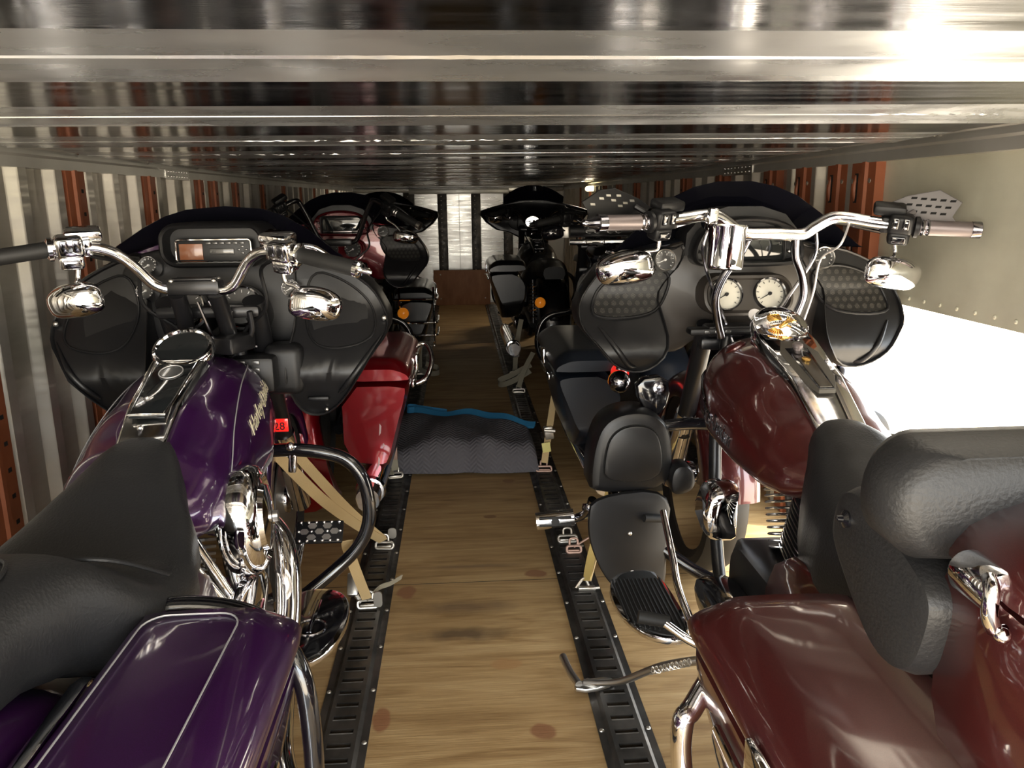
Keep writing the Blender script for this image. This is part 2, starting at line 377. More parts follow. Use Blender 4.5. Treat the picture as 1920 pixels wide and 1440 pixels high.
# near right wall: flat scuffed sheet above the open side door
mb = MB().box((XR+0.006, (YB+2.40)/2, (0.907+1.41)/2), (0.012, 2.40-YB, 1.41-0.907))
for yy in [2.28-0.075*i for i in range(40)]:
    mb.ball((XR-0.001, yy, 0.93), 0.006, 8, 6, (0.6, 1, 1))
for zz in (0.99, 1.10, 1.21):
    for yy in (1.45, 0.85): mb.ball((XR-0.001, yy+0.02*(zz-1), zz), 0.008, 8, 6, (0.6, 1, 1))
structure(obj('wall_right_sheet', mb, PANELM))
structure(obj('trim_5', MB().box((XR+0.012, 2.73, 0.455), (0.03, 0.03, 0.91)), RAILM, sm=0))
structure(obj('trim_6', MB().box((XR+0.012, -0.45, 0.455), (0.03, 0.6, 0.91)), RAILM, sm=0))

# top rails with riveted splice plates
for nm, x, s, ys in (('trim_1', XL, 1, (3.47, 3.76)), ('trim_2', XR, -1, (3.42, 3.80))):
    mb = MB(); out = [(0, 1.316), (0.036, 1.316), (0.036, 1.345), (0.042, 1.352), (0.042, 1.368), (0.05, 1.372), (0.05, 1.376), (0, 1.376)]
    mb.loft([[(x+s*u, y, z) for u, z in out] for y in (YB, YF)])
    structure(obj(nm, mb, RAILM, sm=0))
    p = MB().box((x+s*0.0375, (ys[0]+ys[1])/2, 1.332), (0.004, ys[1]-ys[0], 0.045), bev=0.001, seg=1)
    for i in range(8):
        for z in (1.322, 1.342): p.ball((x+s*0.0395, ys[0]+0.03+i*(ys[1]-ys[0]-0.06)/7, z), 0.0045, 8, 6)
    for i in range(16): p.ball((x+s*0.05, 0.9+0.59*i, 1.372), 0.008, 8, 6)
    structure(obj(nm+'_rivets', p, FARM))

# brown slotted wall posts
def post(x, s, y, n, w=0.125, big=False, z0=0.0):
    r = structure(obj('trim_%d' % n, MB().loft([[(x+s*d, y+u*w/2, z) for u, d in ((-1, 0), (-1, 0.03), (-0.45, 0.032), (-0.36, 0.04), (-0.1, 0.04), (0.0, 0.034), (0.98, 0.03), (1, 0.0))] for z in (z0, 1.318)]), POST, sm=25))
    h = MB(); lv = MB(); yy = y+0.45*w/2
    zs = [1.24-0.205*i for i in range(6) if 1.24-0.205*i > z0+0.05] if big else [1.255-0.072*i for i in range(17)]
    for z in zs:
        if big:
            h.box((x+s*0.031, yy, z), (0.006, 0.02, 0.09))
            lv.tube([(x+s*0.030, yy+0.005, z-0.04), (x+s*0.036, yy+0.005, z), (x+s*0.030, yy+0.005, z+0.04)], [0.005, 0.008, 0.005], 8)
        else: h.box((x+s*0.0305, yy, z), (0.004, 0.024, 0.012))
    obj('slot', h, HOLE, r, sm=0)
    if big: obj('louver', lv, POST, r)
    if big:
        b = MB()
        for z in (1.262, 0.95):
            for q in (-0.6, 0.85): b.ball((x+s*0.032, y+q*w/2, z), 0.008, 10, 6, (0.5, 1, 1))
        obj('bolt', b, HOOK, r)
n = 7
for y in (2.055, 2.682, 3.306, 3.93, 4.16, 4.555, 5.18, 5.8, 6.4, 7.0, 7.7, 8.3): post(XL, 1, y, n); n += 1
for y in (2.478, 2.655, 2.92, 3.24, 3.87, 4.5, 5.1, 5.75, 6.4, 7.0, 7.7, 8.3): post(XR, -1, y, n, 0.15 if y < 2.6 else 0.14, y < 3.3, 0.907 if y < 2.7 else 0.0); n += 1

# far end wall: bright sheets between dark perforated tracks, header plates, chipboard kick panel
mb = MB(); mb.box(((XL+XR)/2, YF+0.01, 0.7), (XR-XL+0.1, 0.02, 1.44)); structure(obj('wall_back', mb, RAILM, sm=0))
def yb(px): return (px-858)/160.0*1.005
sheets = [(716, 758), (780, 821), (839, 861), (862, 884), (902, 944), (962, 1003)]
for i, (a, b) in enumerate(sheets):
    mb = MB(); n_ = 6; vs = []; fs = []
    x0, x1 = yb(a), yb(b)
    for r_ in range(11):
        for c_ in range(n_+1):
            u = c_/n_; bulge = 0.0018*math.sin(math.pi*u)*(0.6+0.4*math.sin(r_*1.7+i))
            vs.append((x0+(x1-x0)*u, YF-0.012-bulge, 0.03+(1.29-0.03)*r_/10))
    for r_ in range(10):
        for c_ in range(n_): q = r_*(n_+1)+c_; fs.append((q, q+1, q+n_+2, q+n_+1))
    structure(obj('wall_back_sheet', mb.add(vs, fs), FARM, sm=60))
for a, b in ((759, 779), (822, 839), (884, 901), (944, 961)):
    x0, x1 = yb(a), yb(b)
    r = structure(obj('trim_%d' % n, MB().box(((x0+x1)/2, YF-0.03, 0.65), (x1-x0, 0.03, 1.29), bev=0.004), TRACK)); n += 1
    h = MB()
    for i in range(24): h.ball(((x0+x1)/2-0.012, YF-0.046, 0.1+i*0.05), 0.009, 8, 6, (1, 0.4, 0.7))
    obj('hole', h, HOOK, r)
structure(obj('trim_%d' % n, MB().box((yb(860), YF-0.04, 1.325), (yb(1055)-yb(664), 0.06, 0.055), bev=0.004), FARM)); n += 1
structure(obj('trim_%d' % n, MB().box((yb(862), YF-0.08, 1.305), (yb(952)-yb(768), 0.03, 0.06), bev=0.003), RAILM)); n += 1
CHIP = pmat('reddish board', (0.22, 0.095, 0.045), 0.6, var=(6, (0.30, 0.14, 0.07), (3, 1, 1)))
kb = obj('kick_board', MB().box((0.035, YF-0.20, 0.205), (0.66, 0.03, 0.41), bev=0.008), CHIP)
tag(kb, 'reddish brown board standing across the floor at the far end wall', 'board')
b = MB()
for x in (-0.25, 0.27):
    for z in (0.08, 0.36): b.ball((x+0.035, YF-0.217, z), 0.009, 10, 6, (1, 0.5, 1))
obj('bolt', b, HOOK, kb)

# slotted cargo tracks on the floor
def track(x, label):
    y0, y1, p = 0.75, 9.35, 0.0508
    t = empty('cargo_track', (x, y0, 0), label, 'floor track')
    sec = [(-0.0635, 0.001), (-0.0635, 0.005), (-0.046, 0.006), (-0.037, 0.014)]
    mb = MB(); Ln = y1-y0
    for s in (-1, 1):
        pr = [(s*u, z) for u, z in sec]
        for (a, za), (b_, zb) in zip(pr, pr[1:]): mb.add([(a, 0, za), (b_, 0, zb), (b_, Ln, zb), (a, Ln, za)], [(0, 1, 2, 3)])
        xa, xb = s*0.037, s*0.027; mb.add([(xa, 0, 0.014), (xb, 0, 0.014), (xb, Ln, 0.014), (xa, Ln, 0.014)], [(0, 1, 2, 3)])
    for i in range(int(Ln/p)):
        y = i*p; sl = 0.017
        mb.add([(-0.027, y, 0.014), (0.027, y, 0.014), (0.027, y+p-sl, 0.014), (-0.027, y+p-sl, 0.014)], [(0, 1, 2, 3)])
        a, c = y+p-sl, y+p
        mb.add([(-0.027, a, 0.014), (0.027, a, 0.014), (0.027, a, 0.001), (-0.027, a, 0.001)], [(0, 1, 2, 3)])
        mb.add([(-0.027, c, 0.014), (0.027, c, 0.014), (0.027, c+0.003, 0.001), (-0.027, c+0.003, 0.001)], [(0, 1, 2, 3)])
        for s in (-1, 1): mb.add([(s*0.027, a, 0.014), (s*0.027, c, 0.014), (s*0.027, c, 0.001), (s*0.027, a, 0.001)], [(0, 1, 2, 3)])
        # rolled lip at the near edge of every slot
        mb.tube([(-0.027, a, 0.0135), (0.027, a, 0.0135)], 0.0022, 6, 1)
    obj('rail', mb, TRACK, t, sm=20)
    s_ = obj('screw', MB().ball((0, 0, 0), 0.0065, 8, 6, (1, 1, 0.6)), HOOK, t); first = True
    for i in range(int(Ln/0.203)):
        for q in (-0.055, 0.055):
            c = s_ if first else s_.copy(); c.location = (q, 0.06+i*0.203, 0.006)
            if not first: C.objects.link(c); c.parent = t
            first = False
track(-0.2985, 'black slotted steel floor track nearest the purple motorcycle, left of the plywood aisle')
track(0.362, 'black slotted steel floor track beside the maroon motorcycle, right of the plywood aisle')

# ---------------------------------------------------------------- motorcycles (local frame: x right, y forward, z up, origin under the rear axle)
hexm = bpy.data.materials.new('speaker mesh'); hexm.use_nodes = True
def _hex():
    nt = hexm.node_tree; b = nt.nodes['Principled BSDF']; tc = nt.nodes.new('ShaderNodeTexCoord')
    def honey(k):      # hexagonal lattice as the sum of three plane waves
        acc = None
        for an in (90, 210, 330):
            d = nt.nodes.new('ShaderNodeVectorMath'); d.operation = 'DOT_PRODUCT'; d.inputs[1].default_value = (k*math.cos(math.radians(an)), 0, k*math.sin(math.radians(an)))
            nt.links.new(tc.outputs['Object'], d.inputs[0]); c = nt.nodes.new('ShaderNodeMath'); c.operation = 'COSINE'; nt.links.new(d.outputs['Value'], c.inputs[0])
            if acc is None: acc = c.outputs[0]
            else: a = nt.nodes.new('ShaderNodeMath'); nt.links.new(acc, a.inputs[0]); nt.links.new(c.outputs[0], a.inputs[1]); acc = a.outputs[0]
        return acc
    v, v2 = honey(330.0), honey(1900.0)
    r1 = nt.nodes.new('ShaderNodeValToRGB'); r1.color_ramp.elements[0].position = 0.0; r1.color_ramp.elements[0].color = (0.018, 0.017, 0.016, 1)
    r1.color_ramp.elements[1].position = 0.35; r1.color_ramp.elements[1].color = (0.075, 0.07, 0.062, 1)
    r2 = nt.nodes.new('ShaderNodeValToRGB'); r2.color_ramp.elements[0].position = 0.1; r2.color_ramp.elements[0].color = (0.15, 0.15, 0.15, 1)
    r2.color_ramp.elements[1].position = 0.5; r2.color_ramp.elements[1].color = (1, 1, 1, 1)
    mx = nt.nodes.new('ShaderNodeMix'); mx.data_type = 'RGBA'; mx.blend_type = 'MULTIPLY'; mx.inputs[0].default_value = 1
    nt.links.new(v, r1.inputs[0]); nt.links.new(v2, r2.inputs[0])
    nt.links.new(r1.outputs[0], mx.inputs[6]); nt.links.new(r2.outputs[0], mx.inputs[7]); nt.links.new(mx.outputs[2], b.inputs['Base Color']); b.inputs['Roughness'].default_value = 0.45
_hex()

TANK = [(0.58, 0.03, 0.69, 0.655), (0.60, 0.085, 0.698, 0.63), (0.67, 0.138, 0.722, 0.595), (0.75, 0.160, 0.765, 0.583), (0.90, 0.172, 0.828, 0.578),
        (1.05, 0.174, 0.864, 0.588), (1.16, 0.160, 0.862, 0.615), (1.24, 0.128, 0.835, 0.655), (1.285, 0.085, 0.80, 0.69), (1.30, 0.035, 0.77, 0.72)]
def tank_pt(y, a, off=0.0):
    hw, zt, zb = lerp(TANK, y); p = 2.4; c, s = math.cos(a), math.sin(a); zc = zb+(zt-zb)*0.28
    x = (hw+off)*math.copysign(abs(c)**(2/p), c); h = (zt-zc if s > 0 else zc-zb)+off
    return (x, y, zc+h*math.copysign(abs(s)**(2/p), s))

def wheel(root, y, r, w, name, spk, mat):
    t = MB(); a = w/2
    t.lathe([(r-0.075, -a*0.7), (r-0.045, -a), (r-0.02, -a*0.92), (r-0.004, -a*0.5), (r, 0), (r-0.004, a*0.5), (r-0.02, a*0.92), (r-0.045, a), (r-0.075, a*0.7)], (0, y, r), (1, 0, 0), 40)
    tyre = obj(name, t, RUBBER, root)
    m = MB(); m.lathe([(r-0.075, -a*0.75), (r-0.065, -a*0.75), (r-0.065, a*0.75), (r-0.075, a*0.75), (r-0.1, a*0.3), (r-0.1, -a*0.3)], (0, y, r), (1, 0, 0), 40)
    for i in range(spk):
        an = 2*math.pi*i/spk; d = (0, math.cos(an), math.sin(an))
        m.tube([(0, y+d[1]*0.04, r+d[2]*0.04), (0, y+d[1]*(r-0.09), r+d[2]*(r-0.09))], [0.022, 0.012], 8, 1)
    m.lathe([(0.045, -0.07), (0.05, -0.05), (0.05, 0.05), (0.045, 0.07)], (0, y, r), (1, 0, 0), 24); obj('rim', m, mat, tyre)
    d = MB(); d.lathe([(0.06, 0), (0.15, 0), (0.15, 0.005), (0.06, 0.005)], (a*0.9, y, r), (1, 0, 0), 36); obj('brake_disc', d, STEEL, tyre)

def fender(root, name, y, z, r, hw, a0, a1, mat, flare=0.0):
    rings = []
    for i in range(29):
        a = math.radians(a0+(a1-a0)*i/28); ring = []
        e = 1.0+flare*max(0, (i-18)/10)
        for s_, (o, iw) in ((1, (0, 0)), (-1, (-0.006, 0.006))):
            pts = [(hw*e-iw, -0.07), (hw*e-iw, -0.03), (hw*0.9-iw, -0.008), (hw*0.6, 0.008), (0, 0.014), (-hw*0.6, 0.008), (-hw*0.9+iw, -0.008), (-hw*e+iw, -0.03), (-hw*e+iw, -0.07)]
            for x, d in (pts if s_ == 1 else pts[::-1]): q = r+d+o; ring.append((x, y+q*math.cos(a), z+q*math.sin(a)))
        rings.append(ring)
    return obj(name, MB().loft(rings), mat, root, 50)

def engine(root, o):
    t = MB()
    t.loft([[(x*k, y_, z_) for y_, z_ in rr(0.62*k2, 0.23*k2, 0.07, 4, (0.62, 0.31))] for x, k, k2 in ((-0.15, 1, 0.9), (-0.13, 1, 1), (0.13, 1, 1), (0.15, 1, 0.9))])
    e = obj('engine', t, o['block'], root)
    cov = MB().prism(chk([(0.60, 0.26), (0.88, 0.26), (0.92, 0.36), (0.86, 0.47), (0.66, 0.47), (0.58, 0.36)], 2), YZ, 0.14, 0.185, 0.01); obj('cam_cover', cov, CHROME, e)
    pr = MB().prism(chk([(0.26, 0.25), (0.26, 0.345), (0.45, 0.345), (0.70, 0.34), (0.90, 0.33), (0.93, 0.28), (0.86, 0.22), (0.6, 0.23), (0.35, 0.22)], 2), YZ, -0.14, -0.235, 0.022); pc = obj('primary_cover', pr, o['cover'], e)
    db = MB().lathe([(0.055, 0), (0.055, 0.006), (0.045, 0.014), (0.001, 0.016)], (-0.235, 0.34, 0.29), (-1, 0, 0), 28)
    for i in range(5): an = i*1.2566; db.ball((-0.243, 0.34+0.045*math.cos(an), 0.29+0.045*math.sin(an)), 0.006, 8, 6)
    obj('derby_cover', db, CHROME, e)
    tr = MB().box((-0.02, 0.33, 0.40), (0.24, 0.28, 0.22), bev=0.03); obj('transmission', tr, o['block'], e)
    for t0, nm in ((22.5, 'front'), (-22.5, 'rear')):
        R = Matrix.Rotation(math.radians(-t0), 3, 'X'); base = Vector((0, 0.74, 0.38))
        f = MB(); ed = MB()
        f.tube([base+R@Vector((0, 0, 0.05)), base+R@Vector((0, 0, 0.235))], 0.058, 24, 1)
        for i in range(11):
            c = base+R@Vector((0, 0, 0.075+0.0145*i)); ou = rr(0.19, 0.165, 0.06, 5)
            f.loft([[c+R@Vector((u, v, w)) for u, v in ou] for w in (-0.0028, 0.0028)])
            if o['edges']: ed.tube([c+R@Vector((u*1.004, v*1.004, 0)) for u, v in ou], 0.0024, 6, 1, True)
        cy = obj('cylinder', f, o['fin'], root)
        if o['edges']: obj('fin_edge', ed, FINE, cy)
        rb = MB().box(base+R@Vector((0, 0, 0.262)), (0.17, 0.135, 0.05), R, 0.018); obj('rocker_cover', rb, o['rocker'], cy)
        pt = MB()
        for q in (-0.025, 0.025):
            pt.tube([(0.16, 0.74+(0.03 if t0 > 0 else -0.03)+q*0.6, 0.43), base+R@Vector((0.10, q, 0.245))], 0.0105, 12, 1)
            pt.lathe([(0.014, 0), (0.017, 0.01), (0.014, 0.03)], (0.16, 0.74+(0.03 if t0 > 0 else -0.03)+q*0.6, 0.42), (0, 0, 1), 14)
        obj('pushrod_tube', pt, CHROME, cy)
    # exhaust
    for side in (1, -1):
        x = MB()
        x.tube([(side*0.31, 0.42, 0.235), (side*0.315, 0.2, 0.235), (side*0.31, -0.55, 0.25)], [0.03, 0.044, 0.048], 20, 4)
        x.lathe([(0.048, 0), (0.052, -0.02), (0.044, -0.03), (0.040, 0.08)], (side*0.31, -0.55, 0.25), (0, -1, 0), 20)
        obj('muffler', x, CHROME, root)
    h = MB()
    h.tube([(0.07, 0.97, 0.52), (0.15, 0.97, 0.525), (0.205, 0.92, 0.50), (0.23, 0.86, 0.45), (0.24, 0.80, 0.38), (0.245, 0.70, 0.31), (0.27, 0.52, 0.255), (0.31, 0.42, 0.235)], [0.022, 0.022, 0.024, 0.027, 0.027, 0.026, 0.026, 0.028], 18)
    h.tube([(0.07, 0.53, 0.50), (0.14, 0.55, 0.47), (0.18, 0.56, 0.40), (0.22, 0.52, 0.30), (0.27, 0.45, 0.25)], 0.022, 16)
    obj('exhaust_header', h, CHROME, root)
    # air cleaner on the right
    if o['air'] == 'round':
        a = MB(); a.lathe([(0.06, 0), (0.104, 0.004), (0.112, 0.018), (0.112, 0.05), (0.104, 0.066), (0.088, 0.074), (0.082, 0.068), (0.07, 0.07), (0.066, 0.08), (0.035, 0.086), (0.001, 0.088)], (0.135, 0.80, 0.585), (1, 0.08, 0.06), 44)
        ac = obj('air_cleaner', a, CHROME, root)
        bl = MB().lathe([(0.012, 0), (0.012, 0.01), (0.001, 0.012)], (0.223, 0.807, 0.59), (1, 0.08, 0.06), 16); obj('bolt', bl, STEEL, ac)
    else:
        a = MB().prism(chk([(0.70, 0.49), (0.90, 0.49), (0.92, 0.62), (0.80, 0.68), (0.68, 0.62)], 2), YZ, 0.135, 0.23, 0.02); obj('air_cleaner', a, o['cover'], root)
    # horn cover on the left
    hm = MB().prism(chk([(-0.052, -0.07), (0.052, -0.07), (0.058, 0.02), (0.045, 0.075), (-0.045, 0.075), (-0.058, 0.02)], 2), lambda u, v, w: (-0.13-w-0.02*max(0, 1-abs(v)/0.07), o.get('horny', 0.86)+u, 0.475+v), 0, 0.075, 0.02)
    obj('horn_cover', hm, CHROME, root)

def saddlebag(root, s, o):
    y0, y1 = -0.38, o.get('bagf', 0.32); zt = o.get('bagz', 0.668); dz = zt-0.668; bw = o.get('bagw', 0.0)
    K = [(0.205, 0.27), (0.345, 0.25), (0.375, 0.262), (0.415, 0.42), (0.452, 0.555), (0.452, 0.592), (0.205, 0.592)]
    kx = o.get('bagk', 1.0); W = lambda x, y, z: (s*(0.205+bw+(abs(x)-0.205-bw)*kx), y, z)
    def R_(poly, y, k, cx=0.32, cz=0.45): return [(s*(cx+(u-cx)*k+bw), y, cz+(v-cz)*k+dz) for u, v in poly]
    body = chk(K, o.get('soft', 2)); rings = []
    n = 16
    for i in range(n+1):
        t = i/n; y = y0+(y1-y0)*t; k = 1-0.10*max(0, abs(t-0.5)*2-0.86)/0.14
        lift = o.get('lift', 0.10)*max(0, (0.32-t)/0.32)**1.5
        ring = R_(body, y, k); rings.append([(x, yy, z+(lift*max(0, (0.55+dz-z)/0.3))) for x, yy, z in ring])
    b = obj('saddlebag', MB().loft(rings).tf(W), o['paint'], root, 50)
    Lp = [(0.205, 0.598), (0.456, 0.598), (0.462, 0.612), (0.448, 0.640), (0.410, 0.664), (0.385, 0.670), (0.235, 0.668), (0.208, 0.655)]
    lid = chk(Lp, 2); rings = []
    for i in range(n+1):
        t = i/n; y = y0-0.004+(y1-y0+0.008)*t; e = max(0, abs(t-0.5)*2-0.84)/0.16; k = 1-0.05*e*e
        rings.append([(s*(0.33+(u-0.33)*k+bw), y, 0.598+(v-0.598)*(1-0.42*e*e)+dz) for u, v in lid])
    l = obj('lid', MB().loft(rings).tf(W), o['paint'], b, 50)
    if o.get('stripe'):
        st = MB().tube([(s*(u+bw), v, 0.6712+dz) for u, v in rr(0.145, y1-y0-0.13, 0.035, 6, (0.31, (y0+y1)/2+0.005))], 0.0014, 6, 1, True).tf(W); obj('pinstripe', st, SILVER, l)
    sm = MB().box((s*(0.456+bw), (y0+y1)/2+0.0, 0.535+dz), (0.012, 0.30, 0.022), bev=0.005); sm.box((s*(0.466+bw), (y0+y1)/2-0.02, 0.60+dz), (0.012, 0.06, 0.06), bev=0.004)
    obj('latch', sm.tf(W), CHROME, b)
    if o.get('gshort'):
        g = MB().tube([(s*0.43, y1-0.02, 0.60), (s*0.475, y1-0.01, 0.605), (s*0.50, y1-0.04, 0.575), (s*0.503, y1-0.09, 0.53), (s*0.48, y1-0.14, 0.48), (s*0.44, y1-0.15, 0.46)], 0.011, 12); obj('bag_guard', g, CHROME, root)
    elif o.get('guardmat'):
        g = MB(); f = y1+0.03
        gz = o.get('gz', 0); g.tube([(s*0.17, f-0.01, 0.625+gz), (s*0.24, f, 0.635+gz), (s*0.33, f-0.005, 0.63+gz), (s*0.40, f-0.03, 0.615+gz), (s*0.452, f-0.065, 0.57+gz), (s*0.468, f-0.075, 0.50+gz/2), (s*0.468, f-0.075, 0.38), (s*0.45, f-0.075, 0.27), (s*0.40, f-0.07, 0.235), (s*0.25, f-0.05, 0.235)], 0.0165, 14)
        g.tube([(s*0.25, y0-0.02, 0.235), (s*0.40, y0-0.03, 0.24), (s*0.46, y0, 0.30), (s*0.468, y0+0.02, 0.40), (s*0.44, y0+0.0, 0.43)], 0.0135, 12)
        g.tube([(s*0.465, f-0.075, 0.36), (s*0.474, (y0+y1)/2, 0.36), (s*0.466, y0+0.02, 0.36)], 0.0135, 12)
        g.tf(lambda x, y, z: W(x+s*bw, y, z)); obj('bag_guard', g, o['guardmat'], root)

def gauge(par, c, r, face, ringm, tilt=0.28, needle=0.6):
    ax = Vector((0, -math.cos(tilt), math.sin(tilt)))
    g = MB().lathe([(r*0.94, -0.03), (r*1.08, -0.03), (r*1.1, 0.0), (r*1.04, 0.012), (r*0.96, 0.010), (r*0.93, 0.002)], c, ax, 36); o_ = obj('gauge', g, ringm, par)
    f = MB().lathe([(r*0.95, -0.004), (r*0.95, 0.002), (0.001, 0.003)], c, ax, 36); obj('gauge_face', f, face, o_)
    u = Vector((1, 0, 0)); v = ax.cross(u); c = Vector(c)+ax*0.005
    d = u*math.cos(math.pi+needle)*1.0+v*math.sin(math.pi+needle)
    nd = MB().tube([c-d*r*0.15, c+d*r*0.75], [0.002, 0.0007], 6, 1); nd.lathe([(r*0.12, -0.002), (r*0.12, 0.003)], c, ax, 14)
    for i in range(11):
        an = math.radians(-45+27*i); q = u*math.cos(an)+v*math.sin(an); nd.tube([c+q*r*0.72, c+q*r*0.86], 0.0011, 4, 1)
    obj('needle', nd, BLACKP if face is DIAL else WHITE, o_); return o_

WING_A = [(0.21, 1.10), (0.29, 1.072), (0.36, 1.035), (0.405, 1.0), (0.432, 0.955), (0.448, 0.918), (0.440, 0.875), (0.402, 0.832), (0.362, 0.77), (0.322, 0.712), (0.285, 0.675), (0.25, 0.66), (0.215, 0.664), (0.19, 0.69), (0.175, 0.74), (0.172, 0.79), (0.178, 0.85), (0.19, 0.91), (0.19, 1.0), (0.19, 1.06)]
WING_B = [(0.155, 1.10), (0.19, 1.085), (0.255, 1.085), (0.315, 1.07), (0.40, 1.03), (0.45, 0.965), (0.468, 0.92), (0.462, 0.872), (0.432, 0.838), (0.40, 0.80), (0.37, 0.765), (0.325, 0.744), (0.28, 0.745), (0.24, 0.775), (0.215, 0.83), (0.225, 0.90), (0.238, 0.955), (0.21, 1.0), (0.165, 1.045)]
DOOR_A = [(0.24, 1.045), (0.32, 1.02), (0.385, 0.972), (0.412, 0.915), (0.40, 0.865), (0.30, 0.845), (0.235, 0.865), (0.215, 0.95)]
SPK_B = [(0.198, 1.012), (0.257, 1.030), (0.319, 1.023), (0.395, 0.988), (0.428, 0.925), (0.415, 0.892), (0.27, 0.897), (0.220, 0.935)]
HALF_A = [(0, 0.87), (0.10, 0.84), (0.165, 0.79), (0.19, 0.74), (0.245, 0.72), (0.295, 0.735), (0.35, 0.775), (0.40, 0.835), (0.435, 0.875), (0.445, 0.915), (0.43, 0.955), (0.402, 1.0), (0.36, 1.033), (0.29, 1.072), (0.20, 1.105), (0.12, 1.13), (0, 1.14)]
HALF_B = [(0, 0.86), (0.10, 0.84), (0.18, 0.82), (0.22, 0.79), (0.29, 0.77), (0.345, 0.78), (0.40, 0.82), (0.435, 0.85), (0.462, 0.88), (0.465, 0.92), (0.45, 0.965), (0.40, 1.03), (0.315, 1.07), (0.255, 1.085), (0.17, 1.10), (0.10, 1.13), (0, 1.145)]
WS_A = [(-0.30, 1.085), (-0.262, 1.115), (-0.21, 1.152), (-0.155, 1.182), (-0.10, 1.199), (0, 1.207), (0.10, 1.199), (0.155, 1.182), (0.21, 1.152), (0.262, 1.115), (0.30, 1.085)]
WS_B = [(-0.35, 1.08), (-0.30, 1.125), (-0.244, 1.172), (-0.18, 1.22), (-0.12, 1.246), (-0.05, 1.261), (0.05, 1.261), (0.12, 1.246), (0.18, 1.22), (0.244, 1.172), (0.30, 1.125), (0.35, 1.08)]
def fairing(root, o):
    A = o['fair'] == 'A'; y0 = 1.36 if A else 1.34; half = HALF_A if A else HALF_B
    full = half+[(-x, z) for x, z in half[-2:0:-1]]
    rings = []
    for y, k in ((y0+0.035, 0.975), (y0+0.05, 0.998), (y0+0.08, 1.0), (y0+0.2, 0.96), (y0+0.32, 0.85), (y0+0.42, 0.66), (y0+0.49, 0.42), (y0+0.51, 0.2)):
        rings.append([(x*k, y, 0.96+(z-0.96)*k) for x, z in full])
    sh = obj('fairing', MB().loft(rings), o['shell'], root, 60)
    lamp = MB()
    for s in (-1, 1): lamp.lathe([(0.07, 0), (0.072, 0.03), (0.06, 0.04), (0.001, 0.05)], (s*0.09, y0+0.475, 0.95), (0, 1, 0.0), 28)
    obj('headlight', lamp, CHROME, sh)
    zc = 0.785 if A else 0.80; wing = WING_A if A else WING_B; cx, czz = (0.30, 0.86) if A else (0.335, 0.89)
    def ys(x, z):
        q = min(1.0, max(0.0, (0.96-z)/(0.96-zc))); q = q*q*(3-2*q)*0.6+q*0.4
        return y0-(0.115 if A else 0.095)*q+0.55*max(0, zc-z)+0.12*max(0, z-0.97)+0.10*max(0, abs(x)-0.36)
    for s in (-1, 1):
        w_ = chk(wing, 1); rings = []
        for t, dy, fl in ((1.0, 0.12, 1), (1.0, 0.022, 1), (0.99, 0.004, 1), (0.97, -0.006, 1), (0.945, -0.004, 1), (0.925, 0.006, 1), (0.86, 0.006, 1), (0.76, 0.006, 1), (0.64, 0.006, 1), (0.5, 0.006, 1), (0.34, 0.006, 1), (0.16, 0.006, 1), (0.02, 0.006, 1)):
            ring = []
            for u, v in w_:
                x, z = cx+(u-cx)*t, czz+(v-czz)*t; ring.append((s*x, (y0+0.10 if dy > 0.1 else ys(x, z)+dy), z))
            rings.append(ring)
        w = obj('inner_fairing', MB().loft(rings), o['inner'], root, 45)
        d_ = chk(DOOR_A if A else SPK_B, 2)
        rim = MB().tube([(s*u, ys(u, v)+0.003, v) for u, v in d_], 0.0045 if not A else 0.003, 8, 1, True); obj('panel_rim', rim, BLACKP, w)
        pl = MB(); rings = []
        for t, dy in ((1, 0.01), (1, 0.001), (0.9, 0.0), (0.6, -0.002), (0.3, -0.003), (0.01, -0.003)):
            mx = sum(p[0] for p in d_)/len(d_); mz = sum(p[1] for p in d_)/len(d_)
            rings.append([(s*(mx+(u-mx)*t), ys(mx+(u-mx)*t, mz+(v-mz)*t)+dy+0.004, mz+(v-mz)*t) for u, v in d_])
        pl.loft(rings)
        if A:
            obj('glove_door', pl, INNER, w)
            h = MB().box((s*0.245, ys(0.245, 0.72)+0.0, 0.72), (0.055, 0.02, 0.012), bev=0.005); obj('latch', h, BLACKP, w)
            obj('screw', MB().ball((s*0.416, ys(0.416, 0.915)-0.002, 0.918), 0.008, 10, 6), STEEL, w); obj('screw', MB().ball((s*0.26, ys(0.26, 0.685)-0.0, 0.685), 0.006, 10, 6), STEEL, w)
        else:
            obj('speaker_mesh', pl, hexm, w)
        rib = MB().tube([(s*0.41, ys(0.41, 0.875)+0.006, 0.875), (s*0.365, ys(0.365, 0.815)+0.003, 0.815), (s*0.33, ys(0.33, 0.77)+0.003, 0.77), (s*0.30, ys(0.30, 0.745)+0.006, 0.735 if A else 0.765)], [0.003, 0.008, 0.008, 0.004], 10); obj('crease_trim', rib, o['inner'], w)
    # centre dash
    dp = chk([(-0.24, 1.08), (-0.12, 1.11), (0.12, 1.11), (0.24, 1.08), (0.29, 0.97), (0.27, 0.83), (0.19, 0.77), (0.10, 0.84), (-0.10, 0.84), (-0.19, 0.77), (-0.27, 0.83), (-0.29, 0.97)], 2)
    dash = obj('dashboard', MB().prism(dp, XZ, y0+0.012, y0+0.07, 0.012), o['inner2'], root)
    ho = rr(0.262, 0.112, 0.045, 7, (0.0, 1.112)) if A else chk([(-0.155, 1.04), (-0.155, 1.09), (-0.125, 1.142), (-0.05, 1.166), (0.05, 1.166), (0.125, 1.142), (0.155, 1.09), (0.155, 1.04), (0.11, 1.03), (-0.11, 1.03)], 2)
    yh = y0-0.055
